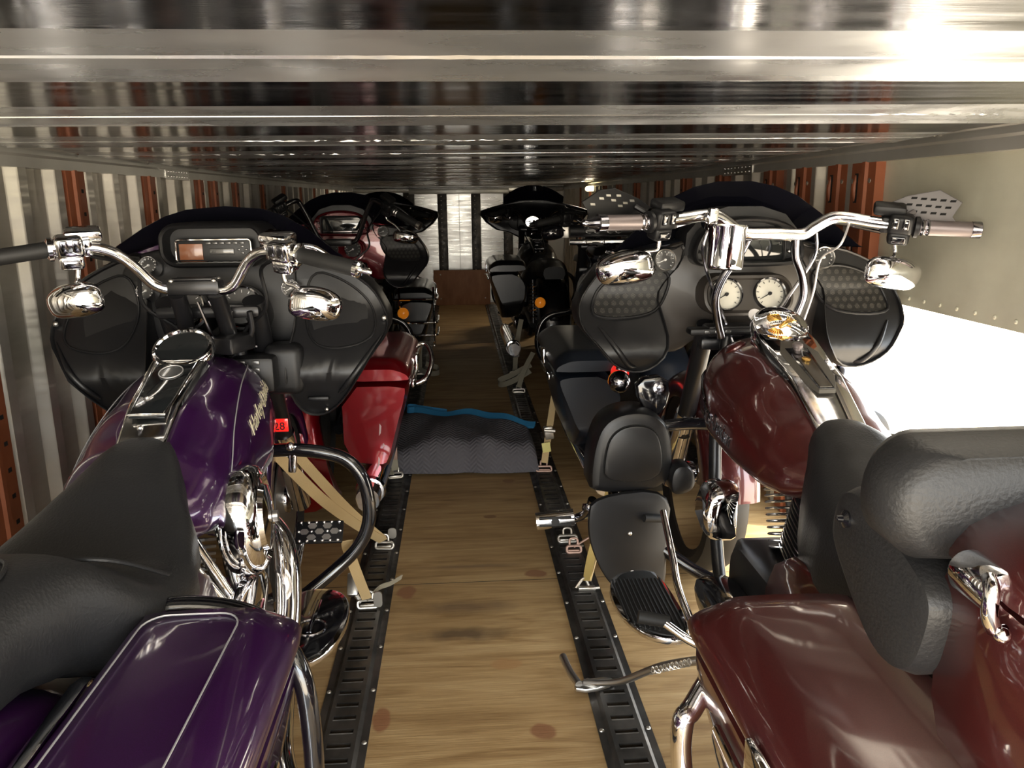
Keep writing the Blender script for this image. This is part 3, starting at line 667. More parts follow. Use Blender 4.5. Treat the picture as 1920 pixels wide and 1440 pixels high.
    hd = obj('radio_hood', MB().loft([[(u, y, v) for u, v in p] for p, y in ((ho, y0+0.17), (ho, yh+0.02), (inset(ho, 0.002), yh+0.006), (inset(ho, 0.007), yh), (inset(ho, 0.012), yh+0.004), (inset(ho, 0.016), yh+0.05))], True, True), o['inner2'] if A else o.get('hoodm', o['inner']), dash)
    if A:
        tr = MB(); tr.tube([(u, yh+0.022, v) for u, v in rr(0.186, 0.056, 0.008, 3, (0, 1.098))], 0.0025, 6, 1, True); obj('trim_ring', tr, CHROME, hd)
        rd = MB().box((0, yh+0.035, 1.098), (0.186, 0.022, 0.055), bev=0.004); r_ = obj('radio', rd, BLACKP, dash)
        sc_ = MB().box((-0.056, yh+0.022, 1.096), (0.058, 0.004, 0.04), bev=0.0015); obj('radio_display', sc_, pmat('display with reflection', (0.20, 0.075, 0.035), 0.25, 0, 0.5), r_)  # orange-brown tint is the wall post's reflection, put into the colour
        bt = MB()
        for i in range(6): bt.box((-0.012+i*0.0165, yh+0.022, 1.117), (0.0125, 0.006, 0.006), bev=0.0015)
        bt.box((0.02, yh+0.022, 1.096), (0.06, 0.005, 0.016), bev=0.002)
        for x, z in ((0.062, 1.10), (0.08, 1.10), (0.071, 1.108), (0.071, 1.092)): bt.box((x, yh+0.022, z), (0.008, 0.006, 0.005), bev=0.001)
        obj('radio_button', bt, DIALD, r_)
        for s in (-1, 1):
            gauge(dash, (s*0.070-0.0, y0-0.08, 0.962), 0.048, DIALD, CHROME, 0.35, 0.9)
            hs = MB().lathe([(0.056, -0.10), (0.06, -0.02), (0.057, -0.012)], (s*0.070, y0-0.08, 0.962), (0, -0.94, 0.34), 30); obj('gauge_housing', hs, BLACKP, dash)
            for z, x in ((0.998, 0.182), (1.062, 0.168)): gauge(dash, (s*x, y0-0.02, z), 0.021, DIALD, CHROME, 0.3, 0.5)
    else:
        sc_ = MB().box((0, yh+0.047, 1.088), (0.215, 0.012, 0.085), bev=0.004); r_ = obj('screen', sc_, SCREEN, dash)
        fr = MB().tube([(u, yh+0.038, v) for u, v in rr(0.222, 0.09, 0.012, 4, (0, 1.088))], 0.0035, 8, 1, True); obj('screen_frame', fr, BLACKP, r_)
        bt = MB()
        for s in (-1, 1):
            for z in (1.07, 1.10): bt.ball((s*0.122, yh+0.035, z), 0.006, 10, 6)
        obj('radio_button', bt, STEEL, r_)
        if o.get('silverbar'): obj('badge_bar', MB().box((0.005, yh+0.038, 1.052), (0.10, 0.004, 0.007), bev=0.001), SILVER, r_)
        po = rr(0.255, 0.112, 0.05, 7, (0, 0.955))
        T_ = lambda u, v, w: (u, w+(v-0.955)*0.30, v)
        pod = obj('gauge_pod', MB().loft([[T_(u, v, w) for u, v in p] for p, w in ((po, y0+0.06), (po, y0-0.055), (inset(po, 0.003), y0-0.062), (inset(po, 0.010), y0-0.064), (inset(po, 0.016), y0-0.054))]), o['inner2'], root)
        for s in (-1, 1): gauge(pod, (s*0.0605, y0-0.052, 0.957), 0.0425, o['dial'], BLACKG if o['dial'] is DIAL else CHROME, 0.29, 0.5)
        for s in (-1, 1): gauge(dash, (s*0.224, y0-0.012, 1.05), 0.028, DIALD, STEEL, 0.2, 0.4)
        cw = MB().loft([[(x*k, y, z) for x, z in [(-0.17, 1.06), (-0.165, 1.12), (-0.12, 1.17), (-0.05, 1.192), (0.05, 1.192), (0.12, 1.17), (0.165, 1.12), (0.17, 1.06)]] for y, k in ((y0+0.10, 1), (y0+0.02, 1.0), (y0+0.005, 0.97))]); obj('cowl', cw, o['inner'], dash, 50)
    ws = WS_A if A else WS_B; rings = []; n = 8; hwm = ws[-1][0]
    for x, zt in ws:
        q = x/hwm; col = []
        for i in range(n+1):
            t = i/n; yb_ = y0+0.20-0.16*q*q; yt = y0+0.105-0.07*q*q; z = 1.075+(zt-1.075)*t
            col.append((x*(1.0+0.04*(1-t)), yb_+(yt-yb_)*t, z))
        rings.append(col+[(p[0]*0.985, p[1]-0.005, p[2]) for p in col[::-1]])
    obj('windshield', MB().loft(rings), TINT, root, 60)

WING_A = [(x*0.965, z) for x, z in WING_A]; DOOR_A = [(x*0.965, z) for x, z in DOOR_A]; HALF_A = [(x*0.965, z) for x, z in HALF_A]
def nacelle(root, o):
    m = MB().lathe([(0.02, -0.10), (0.07, -0.07), (0.10, 0.0), (0.105, 0.08), (0.098, 0.10), (0.085, 0.105), (0.001, 0.115)], (0, 1.34, 0.93), (0, 1, 0.0), 36)
    n = obj('headlight_nacelle', m, o['shell'], root); obj('headlight', MB().lathe([(0.09, 0), (0.088, 0.012), (0.05, 0.03), (0.001, 0.034)], (0, 1.445, 0.93), (0, 1, 0), 30), CHROME, n)
    gauge(n, (0, 1.22, 0.985), 0.045, DIALD, STEEL, 0.7, 0.6)
def batwing(root, o):
    h = [(0, 0.90), (0.13, 0.885), (0.22, 0.93), (0.33, 0.955), (0.42, 1.02), (0.47, 1.085), (0.46, 1.12), (0.36, 1.15), (0.24, 1.18), (0.12, 1.205), (0, 1.21)]
    full = h+[(-x, z) for x, z in h[-2:0:-1]]; y0 = 1.30
    rings = [[(x*k, y+0.12*(abs(x)/0.47)**2*(-0.7), 1.05+(z-1.05)*k) for x, z in full] for y, k in ((y0+0.03, 0.94), (y0, 0.985), (y0+0.03, 1.0), (y0+0.15, 0.96), (y0+0.26, 0.80), (y0+0.33, 0.5), (y0+0.35, 0.2))]
    sh = obj('fairing', MB().loft(rings), o['shell'], root, 60)
    lamp = MB().lathe([(0.085, 0), (0.09, 0.03), (0.075, 0.05), (0.001, 0.06)], (0, y0+0.30, 1.0), (0, 1, 0), 28); obj('headlight', lamp, CHROME, sh)
    dash = obj('dashboard', MB().prism(chk([(-0.25, 1.02), (-0.2, 1.15), (0.2, 1.15), (0.25, 1.02), (0.15, 0.93), (-0.15, 0.93)], 2), XZ, y0-0.02, y0+0.03, 0.01), o['inner2'], root)
    for x, z, r in ((-0.06, 1.05, 0.042), (0.06, 1.05, 0.042), (-0.15, 1.08, 0.022), (0.15, 1.08, 0.022)): gauge(dash, (x, y0-0.02, z), r, DIALD, STEEL, 0.3, 0.6)
    rings = []
    for i in range(11):
        x = -0.26+0.052*i; q = x/0.26; zt = o.get('wsz', 1.30)-0.10*abs(q)**2.2
        col = [(x, y0+0.14-0.10*q*q-0.07*t, 1.15+(zt-1.15)*t) for t in (0, 0.25, 0.5, 0.75, 1)]
        rings.append(col+[(p[0]*0.98, p[1]-0.005, p[2]) for p in col[::-1]])
    obj('windshield', MB().loft(rings), TINT, root, 60)

BARS = {
 'A': [(0, 1.16, 1.018), (0.06, 1.155, 1.019), (0.092, 1.147, 1.032), (0.122, 1.128, 1.072), (0.150, 1.105, 1.102), (0.185, 1.085, 1.116), (0.235, 1.062, 1.115), (0.29, 1.035, 1.107), (0.395, 0.99, 1.089)],
 'B': [(0, 1.14, 1.126), (0.075, 1.14, 1.126), (0.108, 1.138, 1.145), (0.148, 1.13, 1.168), (0.19, 1.12, 1.168), (0.26, 1.10, 1.158), (0.33, 1.07, 1.152), (0.465, 1.02, 1.148)],
 'C': [(0, 1.20, 1.0), (0.07, 1.20, 1.0), (0.105, 1.19, 1.03), (0.150, 1.17, 1.14), (0.182, 1.155, 1.205), (0.20, 1.14, 1.217), (0.25, 1.11, 1.195), (0.32, 1.07, 1.15), (0.44, 1.02, 1.085)]}
def handlebar(root, o):
    B = BARS[o['bar']]; tilt = o.get('tilt', 0.0)
    sh = lambda p, s: (s*p[0], p[1], p[2]+tilt*s*p[0])
    hi = B[:-2]+[tuple((a*0.6+b*0.4) for a, b in zip(B[-2], B[-1]))]
    mb = MB().tube([sh(p, -1) for p in hi[:0:-1]]+[sh(p, 1) for p in hi], 0.0127 if o['bar'] != 'B' else 0.0155, 16)
    hb = obj('handlebar', mb, o['barmat'], root)
    if o['bar'] == 'A':
        c = MB().box((0, 1.16, 1.025), (0.12, 0.05, 0.035), bev=0.008)
        for i in range(4): c.box((0, 1.142+i*0.012, 1.044), (0.095, 0.006, 0.006), bev=0.002)
        cl = obj('bar_clamp', c, BLACKM, hb)
        for s in (-1, 1):
            for yy in (1.14, 1.18): obj('clamp_bolt', MB().ball((s*0.048, yy, 1.041), 0.006, 10, 6), STEEL, hb)
        ri = MB()
        for s in (-1, 1): ri.tube([(s*0.045, 1.16, 1.01), (s*0.047, 1.20, 0.95), (s*0.05, 1.22, 0.90)], 0.02, 12)
        obj('riser', ri, BLACKM, hb)
    elif o['bar'] == 'B':
        ri = MB()
        for s in (-1, 1): ri.tube([(s*0.062, 1.14, 1.115), (s*0.075, 1.165, 1.07), (s*0.105, 1.185, 1.015), (s*0.118, 1.20, 0.96), (s*0.105, 1.215, 0.90), (s*0.09, 1.22, 0.85)], 0.0115, 12)
        obj('riser', ri, DCHROME, hb)
    else:
        obj('bar_clamp', MB().box((0, 1.20, 1.0), (0.14, 0.045, 0.04), bev=0.01), BLACKM, hb)
    P, _ = spline([Vector(p) for p in B], [0]*len(B), 10)
    def at(x):
        for a, b in zip(P, P[1:]):
            if a.x <= x <= b.x and b.x > a.x: t = (x-a.x)/(b.x-a.x); return a.lerp(b, t), (b-a).normalized()
        return P[-1], (P[-1]-P[-2]).normalized()
    xe = B[-1][0]; xs = xe-0.165; ctl = o['ctl']
    for s in (-1, 1):
        F = lambda v: Vector(sh(v, s))
        (p0, d0), (p1, d1) = at(xs), at(xe)
        c, d = F(p0), (F(p0+d0*0.05)-F(p0)).normalized()
        up = Vector((0, -0.34, 1)); up = (up-d*up.dot(d)).normalized(); bk = d.cross(up)*s; bk = bk if bk.y < 0 else -bk
        Rm = Matrix((d, -bk, up)).transposed(); Rm = Matrix(((d.x, -bk.x, up.x), (d.y, -bk.y, up.y), (d.z, -bk.z, up.z)))
        w = lambda a, b_, e: c+d*a+bk*b_+up*e      # a outward, b towards the rider, e up
        sw = MB().box(w(0.0, 0.004, 0.006), (0.058, 0.045, 0.048), Rm, 0.011, 3); sw.box(w(0.0, 0.002, -0.028), (0.05, 0.042, 0.034), Rm, 0.009, 3)
        sw.lathe([(0.02, 0), (0.026, 0.004), (0.026, 0.012), (0.02, 0.016)], w(0.028, 0, 0), d, 20)
        swo = obj('switch_housing', sw, ctl, root)
        bt = MB()
        for a in (-0.014, 0.010): bt.box(w(a, 0.027, 0.012), (0.016, 0.007, 0.028), Rm, 0.004)
        bt.box(w(0.0, 0.024, -0.030), (0.034, 0.008, 0.018), Rm, 0.004)
        obj('switch_button', bt, o['btn'], swo)
        if o['btn'] is BLACKG:
            ic = MB()
            for a, e in ((-0.014, 0.018), (0.010, 0.018), (-0.014, 0.004), (0.010, 0.004)): ic.box(w(a, 0.0305, e), (0.006, 0.0015, 0.004), Rm, 0.0005)
            obj('switch_icon', ic, WHITE, swo)
        rs = MB().box(w(-0.03, -0.022, 0.032 if o['bar'] != 'A' else 0.022), (0.075, 0.05, 0.026), Rm, 0.008); rs.box(w(-0.035, -0.005, 0.0), (0.022, 0.036, 0.04), Rm, 0.006); obj('brake_reservoir', rs, ctl, swo)
        lv = MB().tube([w(0.0, -0.04, 0.0), w(0.04, -0.055, -0.004), (F(p1)+F(p0))/2-bk*0.06-up*0.022, F(p1)-bk*0.045-up*0.024], [0.007, 0.007, 0.006, 0.008], 10); obj('lever', lv, ctl, swo)
        g0 = c+d*0.042; g1 = F(p1); dg = (g1-g0).normalized(); L_ = (g1-g0).length
        gr = 0.0175 if o['bar'] == 'A' else 0.0185
        gm = MB().lathe([(gr*0.95, 0), (gr, 0.004), (gr, L_-0.006), (gr*0.95, L_)], g0, dg, 22); g_ = obj('grip', gm, o['grip'], root)
        en = MB()
        if o['bar'] == 'A': en.lathe([(gr*1.05, 0), (gr*1.08, 0.01), (gr*0.8, 0.014), (0.006, 0.015), (0.007, 0.034), (0.004, 0.040), (0.001, 0.041)], g1-dg*0.002, dg, 20)
        else:
            en.lathe([(gr*1.08, -0.02), (gr*1.1, -0.016), (gr*1.1, 0), (gr*0.9, 0.002)], g1, dg, 20)
            rg = MB().lathe([(gr*1.0, -0.004), (gr*1.12, 0.0), (gr*1.0, 0.004), (gr*1.0, 0.008), (gr*1.12, 0.012), (gr*1.0, 0.016)], g0+dg*0.006, dg, 20); obj('grip_collar', rg, o['gend'], g_)
            if s < 0: en.lathe([(gr*0.9, 0.0), (gr*0.75, 0.012), (0.008, 0.03), (0.009, 0.037), (0.005, 0.042), (0.001, 0.043)], g1, dg, 20)
        obj('grip_end', en, o['gend'], g_, 30)
        mdl = o.get('mirror', 'down'); st = MB(); mh = MB()
        if mdl == 'down':
            m0 = w(-0.012 if o['bar'] == 'A' else -0.005, 0.0, -0.04); mc = Vector((s*(o['mxr'] if s > 0 else o['mx']), m0.y-0.015, o['mz']+tilt*s*o['mx']))
            st.tube([m0, m0+Vector((s*0.005, 0, -0.03)), (m0+mc)/2+Vector((-s*0.004, -0.006, 0)), mc+Vector((-s*0.012, -0.012, 0.012))], 0.0055, 10)
            th = 0.14*s
        else:
            m0 = w(-0.03, -0.01, 0.02); mc = Vector((s*o['mx'], m0.y+0.03, o['mz']))
            st.tube([m0, m0+Vector((0, 0, 0.04)), mc], 0.0055, 10); th = 0.1*s
        mw, mhh = o.get('ms', (0.060, 0.038)); rings = []
        ct, sn = math.cos(th), math.sin(th)
        ou = chk([(-1.02, -0.2), (-0.98, 0.6), (-0.6, 1.0), (0.3, 1.05), (0.95, 0.6), (1.02, -0.1), (0.85, -0.85), (0.2, -1.05), (-0.6, -1.0), (-0.98, -0.7)], 2)
        for k, yy in ((0.03, -0.030), (0.4, -0.028), (0.7, -0.020), (0.9, -0.010), (1.0, 0.0), (1.0, 0.008), (0.94, 0.012)):
            ring = []
            for u, v in ou:
                x, z = s*u*mw*k, v*mhh*k; ring.append((mc.x+x*ct+z*sn, mc.y+yy, mc.z-x*sn+z*ct))
            rings.append(ring)
        m_ = obj('mirror', mh.loft(rings), o['mirm'], root, 50); obj('mirror_stem', st, o['mirm'], m_)
        obj('mirror_glass', MB().loft([[(p[0], p[1]+dy, p[2]) for p in rings[-1]] for dy in (0, 0.002)]), GLASS, m_)
        if o.get('guards'):
            ou = [(-0.04, -0.005), (0.0, 0.018), (0.07, 0.045), (0.115, 0.042), (0.165, 0.018), (0.145, -0.008), (0.155, -0.05), (0.06, -0.055), (0.0, -0.03)] if s < 0 else [(-0.045, 0.0), (0.02, 0.035), (0.09, 0.055), (0.145, 0.03), (0.13, -0.005), (0.145, -0.02), (0.05, -0.04)]
            gf = lambda u, v, w_: w((0.02 if s < 0 else -0.012)+u, -0.075+w_-0.25*v, v+0.016)
            gd = MB().prism(ou, gf, 0, 0.005, 0.0015)
            gd.tube([w(0.0, -0.01, 0.0), w(0.01, -0.045, 0.005), w(0.03, -0.07, 0.016)], 0.007, 8)
            gg = obj('hand_guard', gd, BLACKP if s < 0 else pmat('grey guard', (0.16, 0.15, 0.15), 0.5), root); hl = MB()
            hp = [(0.02, 0.014), (0.06, 0.028), (0.09, 0.03), (0.075, 0.018), (0.11, 0.024), (0.135, 0.012), (0.04, 0.01), (0.055, 0.004)] if s < 0 else [(0.02+0.022*i+0.008*j, 0.0+0.016*j) for i in range(5) for j in range(3)]
            for u, v in hp: hl.prism([(u-0.007, v-0.003), (u+0.006, v-0.002), (u+0.007, v+0.003), (u-0.006, v+0.002)], gf, 0.0062, 0.0045)
            obj('vent_hole', hl, STEEL if s < 0 else HOLE, gg, 0)
    cb = MB()
    for s in (-1, 1):
        p, d = at(xs-0.03); p = Vector(sh(p, s)); q, _ = at(min(0.12, xs*0.5)); q = Vector(sh(q, s))
        cb.tube([p+Vector((0, 0.02, -0.02)), q+Vector((s*0.03, 0.06, -0.0)), q+Vector((s*0.03, 0.085, -0.09)), (s*0.075, 1.26, 0.90), (s*0.04, 1.22, 0.80)], 0.0048, 8)
    obj('cable', cb, BLACKP if o['bar'] != 'B' else DCHROME, hb)

def seat(root, tab, z0, mat):
    rings = []
    ys = [tab[0][0]+(tab[-1][0]-tab[0][0])*i/44 for i in range(45)]
    for y in ys:
        hw, zt, zb, dip = lerp(tab, y); ring = []
        for i in range(25):
            a = math.pi*i/24; x = math.cos(a); e = 2/3.0
            xx = hw*math.copysign(abs(x)**e, x); zz = zb+(zt-zb)*abs(math.sin(a))**0.55+dip*(1-min(1, (xx/hw)**2))*-1 if hw else zb
            ring.append((xx, y, zz))
        ring += [(-hw*0.85, y, zb-0.03), (hw*0.85, y, zb-0.03)]
        rings.append(ring)
    return obj('seat', MB().loft(rings), mat, root, 60)

def motorcycle(loc, o, label, group='motorcycles strapped down in the trailer'):
    root = empty('motorcycle', loc, label, 'motorcycle', None, o.get('rz', 0))
    wheel(root, 0, 0.315, 0.15, 'rear_wheel', 9, o['rimm']); wheel(root, 1.63, 0.315, 0.13, 'front_wheel', 9, o['rimm'])
    rf = fender(root, 'rear_fender', 0, 0.315, 0.345, 0.105, 35, o.get('rfa', 192), o['paint'], o.get('flare', 0)); fender(root, 'front_fender', 1.63, 0.315, 0.34, 0.085, 20, 175, o['paint'])
    fr = MB()
    for s in (-1, 1):
        fr.tube([(s*0.06, 1.26, 0.86), (s*0.10, 1.20, 0.60), (s*0.115, 1.08, 0.26), (s*0.12, 0.9, 0.18), (s*0.12, 0.35, 0.19), (s*0.12, 0.22, 0.35), (s*0.12, 0.3, 0.58)], 0.017, 12)
        fr.tube([(s*0.14, 0.3, 0.36), (s*0.13, 0.0, 0.315)], 0.022, 12, 1)
    fr.tube([(0, 1.26, 0.85), (0, 0.9, 0.70), (0, 0.5, 0.62), (0, 0.2, 0.66)], 0.025, 12); obj('frame', fr, BLACKM, root)
    fk = MB()
    for s in (-1, 1): fk.tube([(s*0.105, 1.255, 0.98), (s*0.105, 1.50, 0.50)] if o['fair'] != 'B' else [(s*0.105, 1.31, 0.872), (s*0.105, 1.50, 0.50)], 0.027, 18, 1)
    fk.box((0, 1.26, 0.955 if o['fair'] != 'B' else 0.865), (0.25, 0.07, 0.03), bev=0.01); fk.box((0, 1.32, 0.82), (0.25, 0.07, 0.035), bev=0.01)
    f_ = obj('fork', fk, BLACKM, root); sl = MB()
    for s in (-1, 1): sl.tube([(s*0.105, 1.46, 0.58), (s*0.105, 1.625, 0.30)], 0.032, 18, 1)
    obj('fork_slider', sl, o['slider'], f_)
    # tank
    rings = [[tank_pt(y, 2*math.pi*j/44) for j in range(44)] for y in [0.58+0.72*i/32 for i in range(33)]]
    tk = obj('fuel_tank', MB().loft(rings), o['paint'], root, 60)
    o['tankfn'](tk) if o.get('tankfn') else None
    # console
    cz = lambda y: 0.764+(y-0.735)*0.33+0.014-0.6*max(0, o.get('kink', 0.765)-y)
    def cpt(u, v, w): return (u, v, cz(v)+w)
    hwc = o.get('conw', 0.052)
    cy0 = o.get('cony', 0.675); co = [(-hwc*0.86, cy0), (hwc*0.86, cy0), (hwc*0.95, 0.83), (hwc*1.12, 0.99), (hwc*1.0, 1.08), (-hwc*1.0, 1.08), (-hwc*1.12, 0.99), (-hwc*0.95, 0.83)]
    cn = obj('console', MB().prism(co, cpt, -0.05, 0.018, 0.006), o['conm'], root)
    ci = [(-hwc*0.66, 0.79), (hwc*0.66, 0.79), (hwc*0.88, 0.99), (-hwc*0.88, 0.99)]
    if o.get('recess'):
        ci = chk([(-hwc*0.6, 0.775), (hwc*0.6, 0.775), (hwc*0.78, 0.985), (-hwc*0.78, 0.985)], 1)
        obj('console_panel', MB().prism(ci, cpt, 0.010, 0.0195, 0.001), pmat('textured grey', (0.07, 0.062, 0.05), 0.6, bump=(900, 0.2)), cn)
        obj('pocket', MB().prism([(-hwc*0.28, 0.778), (hwc*0.28, 0.778), (hwc*0.44, 0.95), (-hwc*0.44, 0.95)], cpt, 0.016, 0.0203, 0.0004), BLACKG, cn)
        obj('pocket_ramp', MB().prism([(-hwc*0.22, 0.782), (hwc*0.22, 0.782), (hwc*0.26, 0.90), (-hwc*0.26, 0.90)], lambda u, v, w: (u, v, cz(v)+w), 0.018, 0.0225, 0.0008), pmat('pocket', (0.05, 0.04, 0.028), 0.3), cn)
        k = MB(); c0 = cpt(0, 0.945, 0.018); k.lathe([(0.009, 0), (0.009, 0.006), (0.0125, 0.008), (0.0125, 0.014), (0.010, 0.017), (0.001, 0.018)], c0, (0, -0.2, 1), 18); obj('knob', k, GRIPG, cn)
        obj('medallion', MB().lathe([(0.010, 0), (0.010, 0.003), (0.001, 0.004)], cpt(0, 0.892, 0.023), (0, -0.3, 1), 18), GOLD, cn)
    else:
        obj('console_panel', MB().prism(ci, cpt, 0.012, 0.0195, 0.001), SCREEN, cn)
        tr = MB().tube([cpt(u, v, 0.02) for u, v in ci], 0.0028, 8, 1, True); obj('console_trim', tr, CHROME, cn)
        cp = MB().lathe([(0.022, 0), (0.022, 0.001), (0.001, 0.0012)], cpt(0, 0.945, 0.0198), (0, -0.3, 1), 24); obj('emblem_disc', cp, DIALD, cn)
        obj('emblem_ring', MB().tube([Vector(cpt(0.024*math.cos(t/24*6.2832), 0.945+0.025*math.sin(t/24*6.2832), 0.021)) for t in range(24)], 0.0014, 6, 1, True), SILVER, cn)
        obj('console_screw', MB().ball(cpt(0.0, 0.755, 0.02), 0.006, 12, 6), CHROME, cn)
    dc = Vector((0, o.get('dialy', 1.035), 0.897)); da = Vector((0, -o.get('dialt', 0.50), 0.85)).normalized(); dr = o.get('dialr', 0.062)
    dl = MB().lathe([(dr*0.8, -0.05), (dr*0.97, -0.02), (dr*1.04, -0.006), (dr*1.05, 0.004), (dr*0.99, 0.012), (dr*0.9, 0.013), (dr*0.86, 0.007 if not o.get('eagle') else 0.015), (dr*0.5, 0.007 if not o.get('eagle') else 0.019), (0.001, 0.007 if not o.get('eagle') else 0.021)], dc, da, 44)
    d_ = obj('fuel_cap', dl, CHROME, root)
    if not o.get('eagle'):
        gf = MB().lathe([(dr*0.85, 0.0), (dr*0.85, 0.008), (0.001, 0.0085)], dc, da, 40); obj('dial_glass', gf, SCREEN, d_)
        obj('dial_knob', MB().ball(dc+Vector((0.0, dr*0.98, 0.035)), 0.008, 12, 8), CHROME, d_)
    else: o['eagle'](d_, dc, da, dr)
    seat(root, o['seat'], 0, LEATHER); o['seatfn'](root) if o.get('seatfn') else None
    engine(root, o)
    for s in (-1, 1):
        if o.get('bags', True): saddlebag(root, s, o)
        scv = MB().prism(chk([(0.28, 0.40), (0.50, 0.42), (0.60, 0.49), (0.52, 0.63), (0.34, 0.66), (0.28, 0.6)], 1), lambda u, v, w: (w, u+o.get('scy', 0), v+o.get('scz', 0)), s*0.14, s*0.178, 0.012); obj('side_cover', scv, o['paint'], root)
        # engine guard
        ey = o.get('egy', 0); g = MB().tube([(s*0.05, 1.24, 0.585), (s*0.13, 1.25, 0.592), (s*0.22, 1.25, 0.588), (s*0.30, 1.25, 0.567), (s*0.345, 1.25, 0.52), (s*0.362, 1.25, 0.45), (s*0.358, 1.25, 0.38), (s*0.33, 1.245, 0.32), (s*0.27, 1.225, 0.265), (s*0.15, 1.16, 0.19), (s*0.08, 1.10, 0.17)], 0.0175, 16).tf(lambda x, y, z: (x, y+ey, z)); obj('engine_guard', g, o['eg'], root)
        # floorboard
        fo = chk([(0.185, 0.76), (0.25, 0.745), (0.312, 0.79), (0.342, 0.90), (0.338, 1.01), (0.305, 1.075), (0.235, 1.09), (0.19, 1.06)], 2)
        if o.get('boardx'): fo = [(u+o['boardx'], v-0.06) for u, v in fo]
        fb = MB().prism([(s*u, v) for u, v in fo], lambda u, v, w: (u, v, 0.262+w+0.05*max(0, v-0.98)), 0, 0.016, 0.004); f_ = obj('floorboard', fb, CHROME, root)
        fi = inset(fo, 0.012)
        if o.get('ribs'):
            pad = MB().prism([(s*u, v) for u, v in fi], lambda u, v, w: (u, v, 0.277+w+0.05*max(0, v-0.98)), 0, 0.004, 0.001); xs_ = [p[0] for p in fi]
            for i in range(13):
                x = min(xs_)+(max(xs_)-min(xs_))*(i+0.5)/13; vy = [p[1] for p in fi if abs(p[0]-x) < 0.03]
                pad.tube([(s*x, min(vy)+0.02, 0.2815), (s*x, min(max(vy)-0.02, 0.97), 0.2815)], 0.0025, 6, 1)
            obj('pad', pad, RUBBER, f_)
        else:
            pad = MB().prism([(s*u, v) for u, v in fi], lambda u, v, w: (u, v, 0.277+w+0.05*max(0, v-0.98)), 0, 0.003, 0.001); obj('pad', pad, BLACKG, f_)
            pb = MB().box((s*0.262, 0.95, 0.2825), (0.012, 0.15, 0.005), bev=0.002); pb.tube([(s*(0.262+0.035*math.cos(t/20*6.2832)), 0.90+0.035*math.sin(t/20*6.2832), 0.2815) for t in range(20)], 0.003, 6, 1, True); obj('emblem', pb, DCHROME, f_)
        # turn signals
    tl = MB().prism(rr(0.10, 0.05, 0.02, 4, (0, o.get('tlz', 0.60))), XZ, -0.235 if not o.get('tlz') else -0.33, -0.27 if not o.get('tlz') else -0.365, 0.008); obj('tail_light', tl, REDLENS if not o.get('tlz') else BLACKG, rf)
    (fairing if o['fair'] in 'AB' else batwing if o['fair'] == 'W' else nacelle)(root, o); handlebar(root, o)
    ks = MB().tube([(-0.20, 0.80, 0.22), (-0.26, 0.84, 0.18)], 0.012, 10, 1) if not o.get('kick') else MB().tube([(-0.22, 0.70, 0.22), (-0.33, 0.79, 0.15), (-0.42, 0.87, 0.06), (-0.50, 0.915, 0.032)], [0.012, 0.010, 0.009, 0.009], 10)
    k_ = obj('kickstand', ks, STEEL, root)
    if o.get('kick'):
        ft = MB().prism(chk([(-0.535, 0.90), (-0.49, 0.885), (-0.42, 0.915), (-0.43, 0.94), (-0.50, 0.935)], 1), XY, 0.018, 0.03, 0.003)
        ft.tube([(-0.515, 0.91, 0.03), (-0.53, 0.965, 0.032), (-0.54, 1.03, 0.036)], 0.010, 10); obj('foot', ft, STEEL, k_)
        spg = MB(); a, b = Vector((-0.37, 0.77, 0.15)), Vector((-0.31, 0.66, 0.24)); n = 70; u = (b-a).orthogonal().normalized(); w = (b-a).normalized().cross(u)
        spg.tube([a+(b-a)*(i/n)+u*0.008*math.cos(i*0.9)+w*0.008*math.sin(i*0.9) for i in range(n+1)], 0.0016, 6, 1); obj('spring', spg, STEEL, k_)
    if o.get('extra'): o['extra'](root)
    return root

# ---------------------------------------------------------------- the six motorcycles
def purple_tank(tk):
    path = [(1.26, 56), (1.16, 54), (1.02, 49), (0.88, 38), (0.78, 20), (0.71, -8), (0.71, -40), (0.76, -52), (0.9, -58), (1.1, -55)]
    for s in (1, -1):
        st = MB().tube([tank_pt(y, math.radians(a if s > 0 else 180-a), 0.001) for y, a in path], 0.0013, 6, 8); obj('pinstripe', st, SILVER, tk)
        t = text_mb('Harley-Davidson', 0.052, 0.0006, 0.35, 3)
        mx = max(v[0] for v in t.v)
        def wrap(x, y, z):
            u = x/mx; yy = 1.07+0.14*u*s; a = math.radians(24+8*(u*s+1)/2)+y*5.0
            a = a if s > 0 else math.pi-a
            return tank_pt(yy, a, 0.0015+z)
        obj('lettering', t.tf(wrap), pmat('gold silver lettering', (0.75, 0.68, 0.5), 0.3, 0.5), tk, 0)
    f = MB()
    for a0, b0 in (((0.98, -16), (1.03, -12)), ((0.965, -22), (1.0, -20)), ((1.0, -24), (1.09, -16))):
        f.tube([tank_pt(a0[0], math.radians(a0[1]), 0.001), tank_pt((a0[0]+b0[0])/2, math.radians((a0[1]+b0[1])/2), 0.002), tank_pt(b0[0], math.radians(b0[1]), 0.001)], [0.001, 0.004, 0.001], 6)
    obj('flash', f, SILVER, tk)

def purple_seat(root):
    s = MB()
    s.tube([(-0.165, 0.36, 0.685), (-0.13, 0.30, 0.735), (-0.06, 0.275, 0.752), (0.06, 0.275, 0.752), (0.13, 0.30, 0.735), (0.172, 0.37, 0.678)], 0.003, 6)
    s.tube([(0.06, -0.15, 0.768), (0.066, 0.0, 0.782), (0.066, 0.12, 0.786), (0.04, 0.20, 0.787), (-0.04, 0.20, 0.787), (-0.066, 0.12, 0.786), (-0.066, 0.0, 0.782), (-0.06, -0.15, 0.768)], 0.003, 6); obj('seat_seam', s, LEATHER, root)

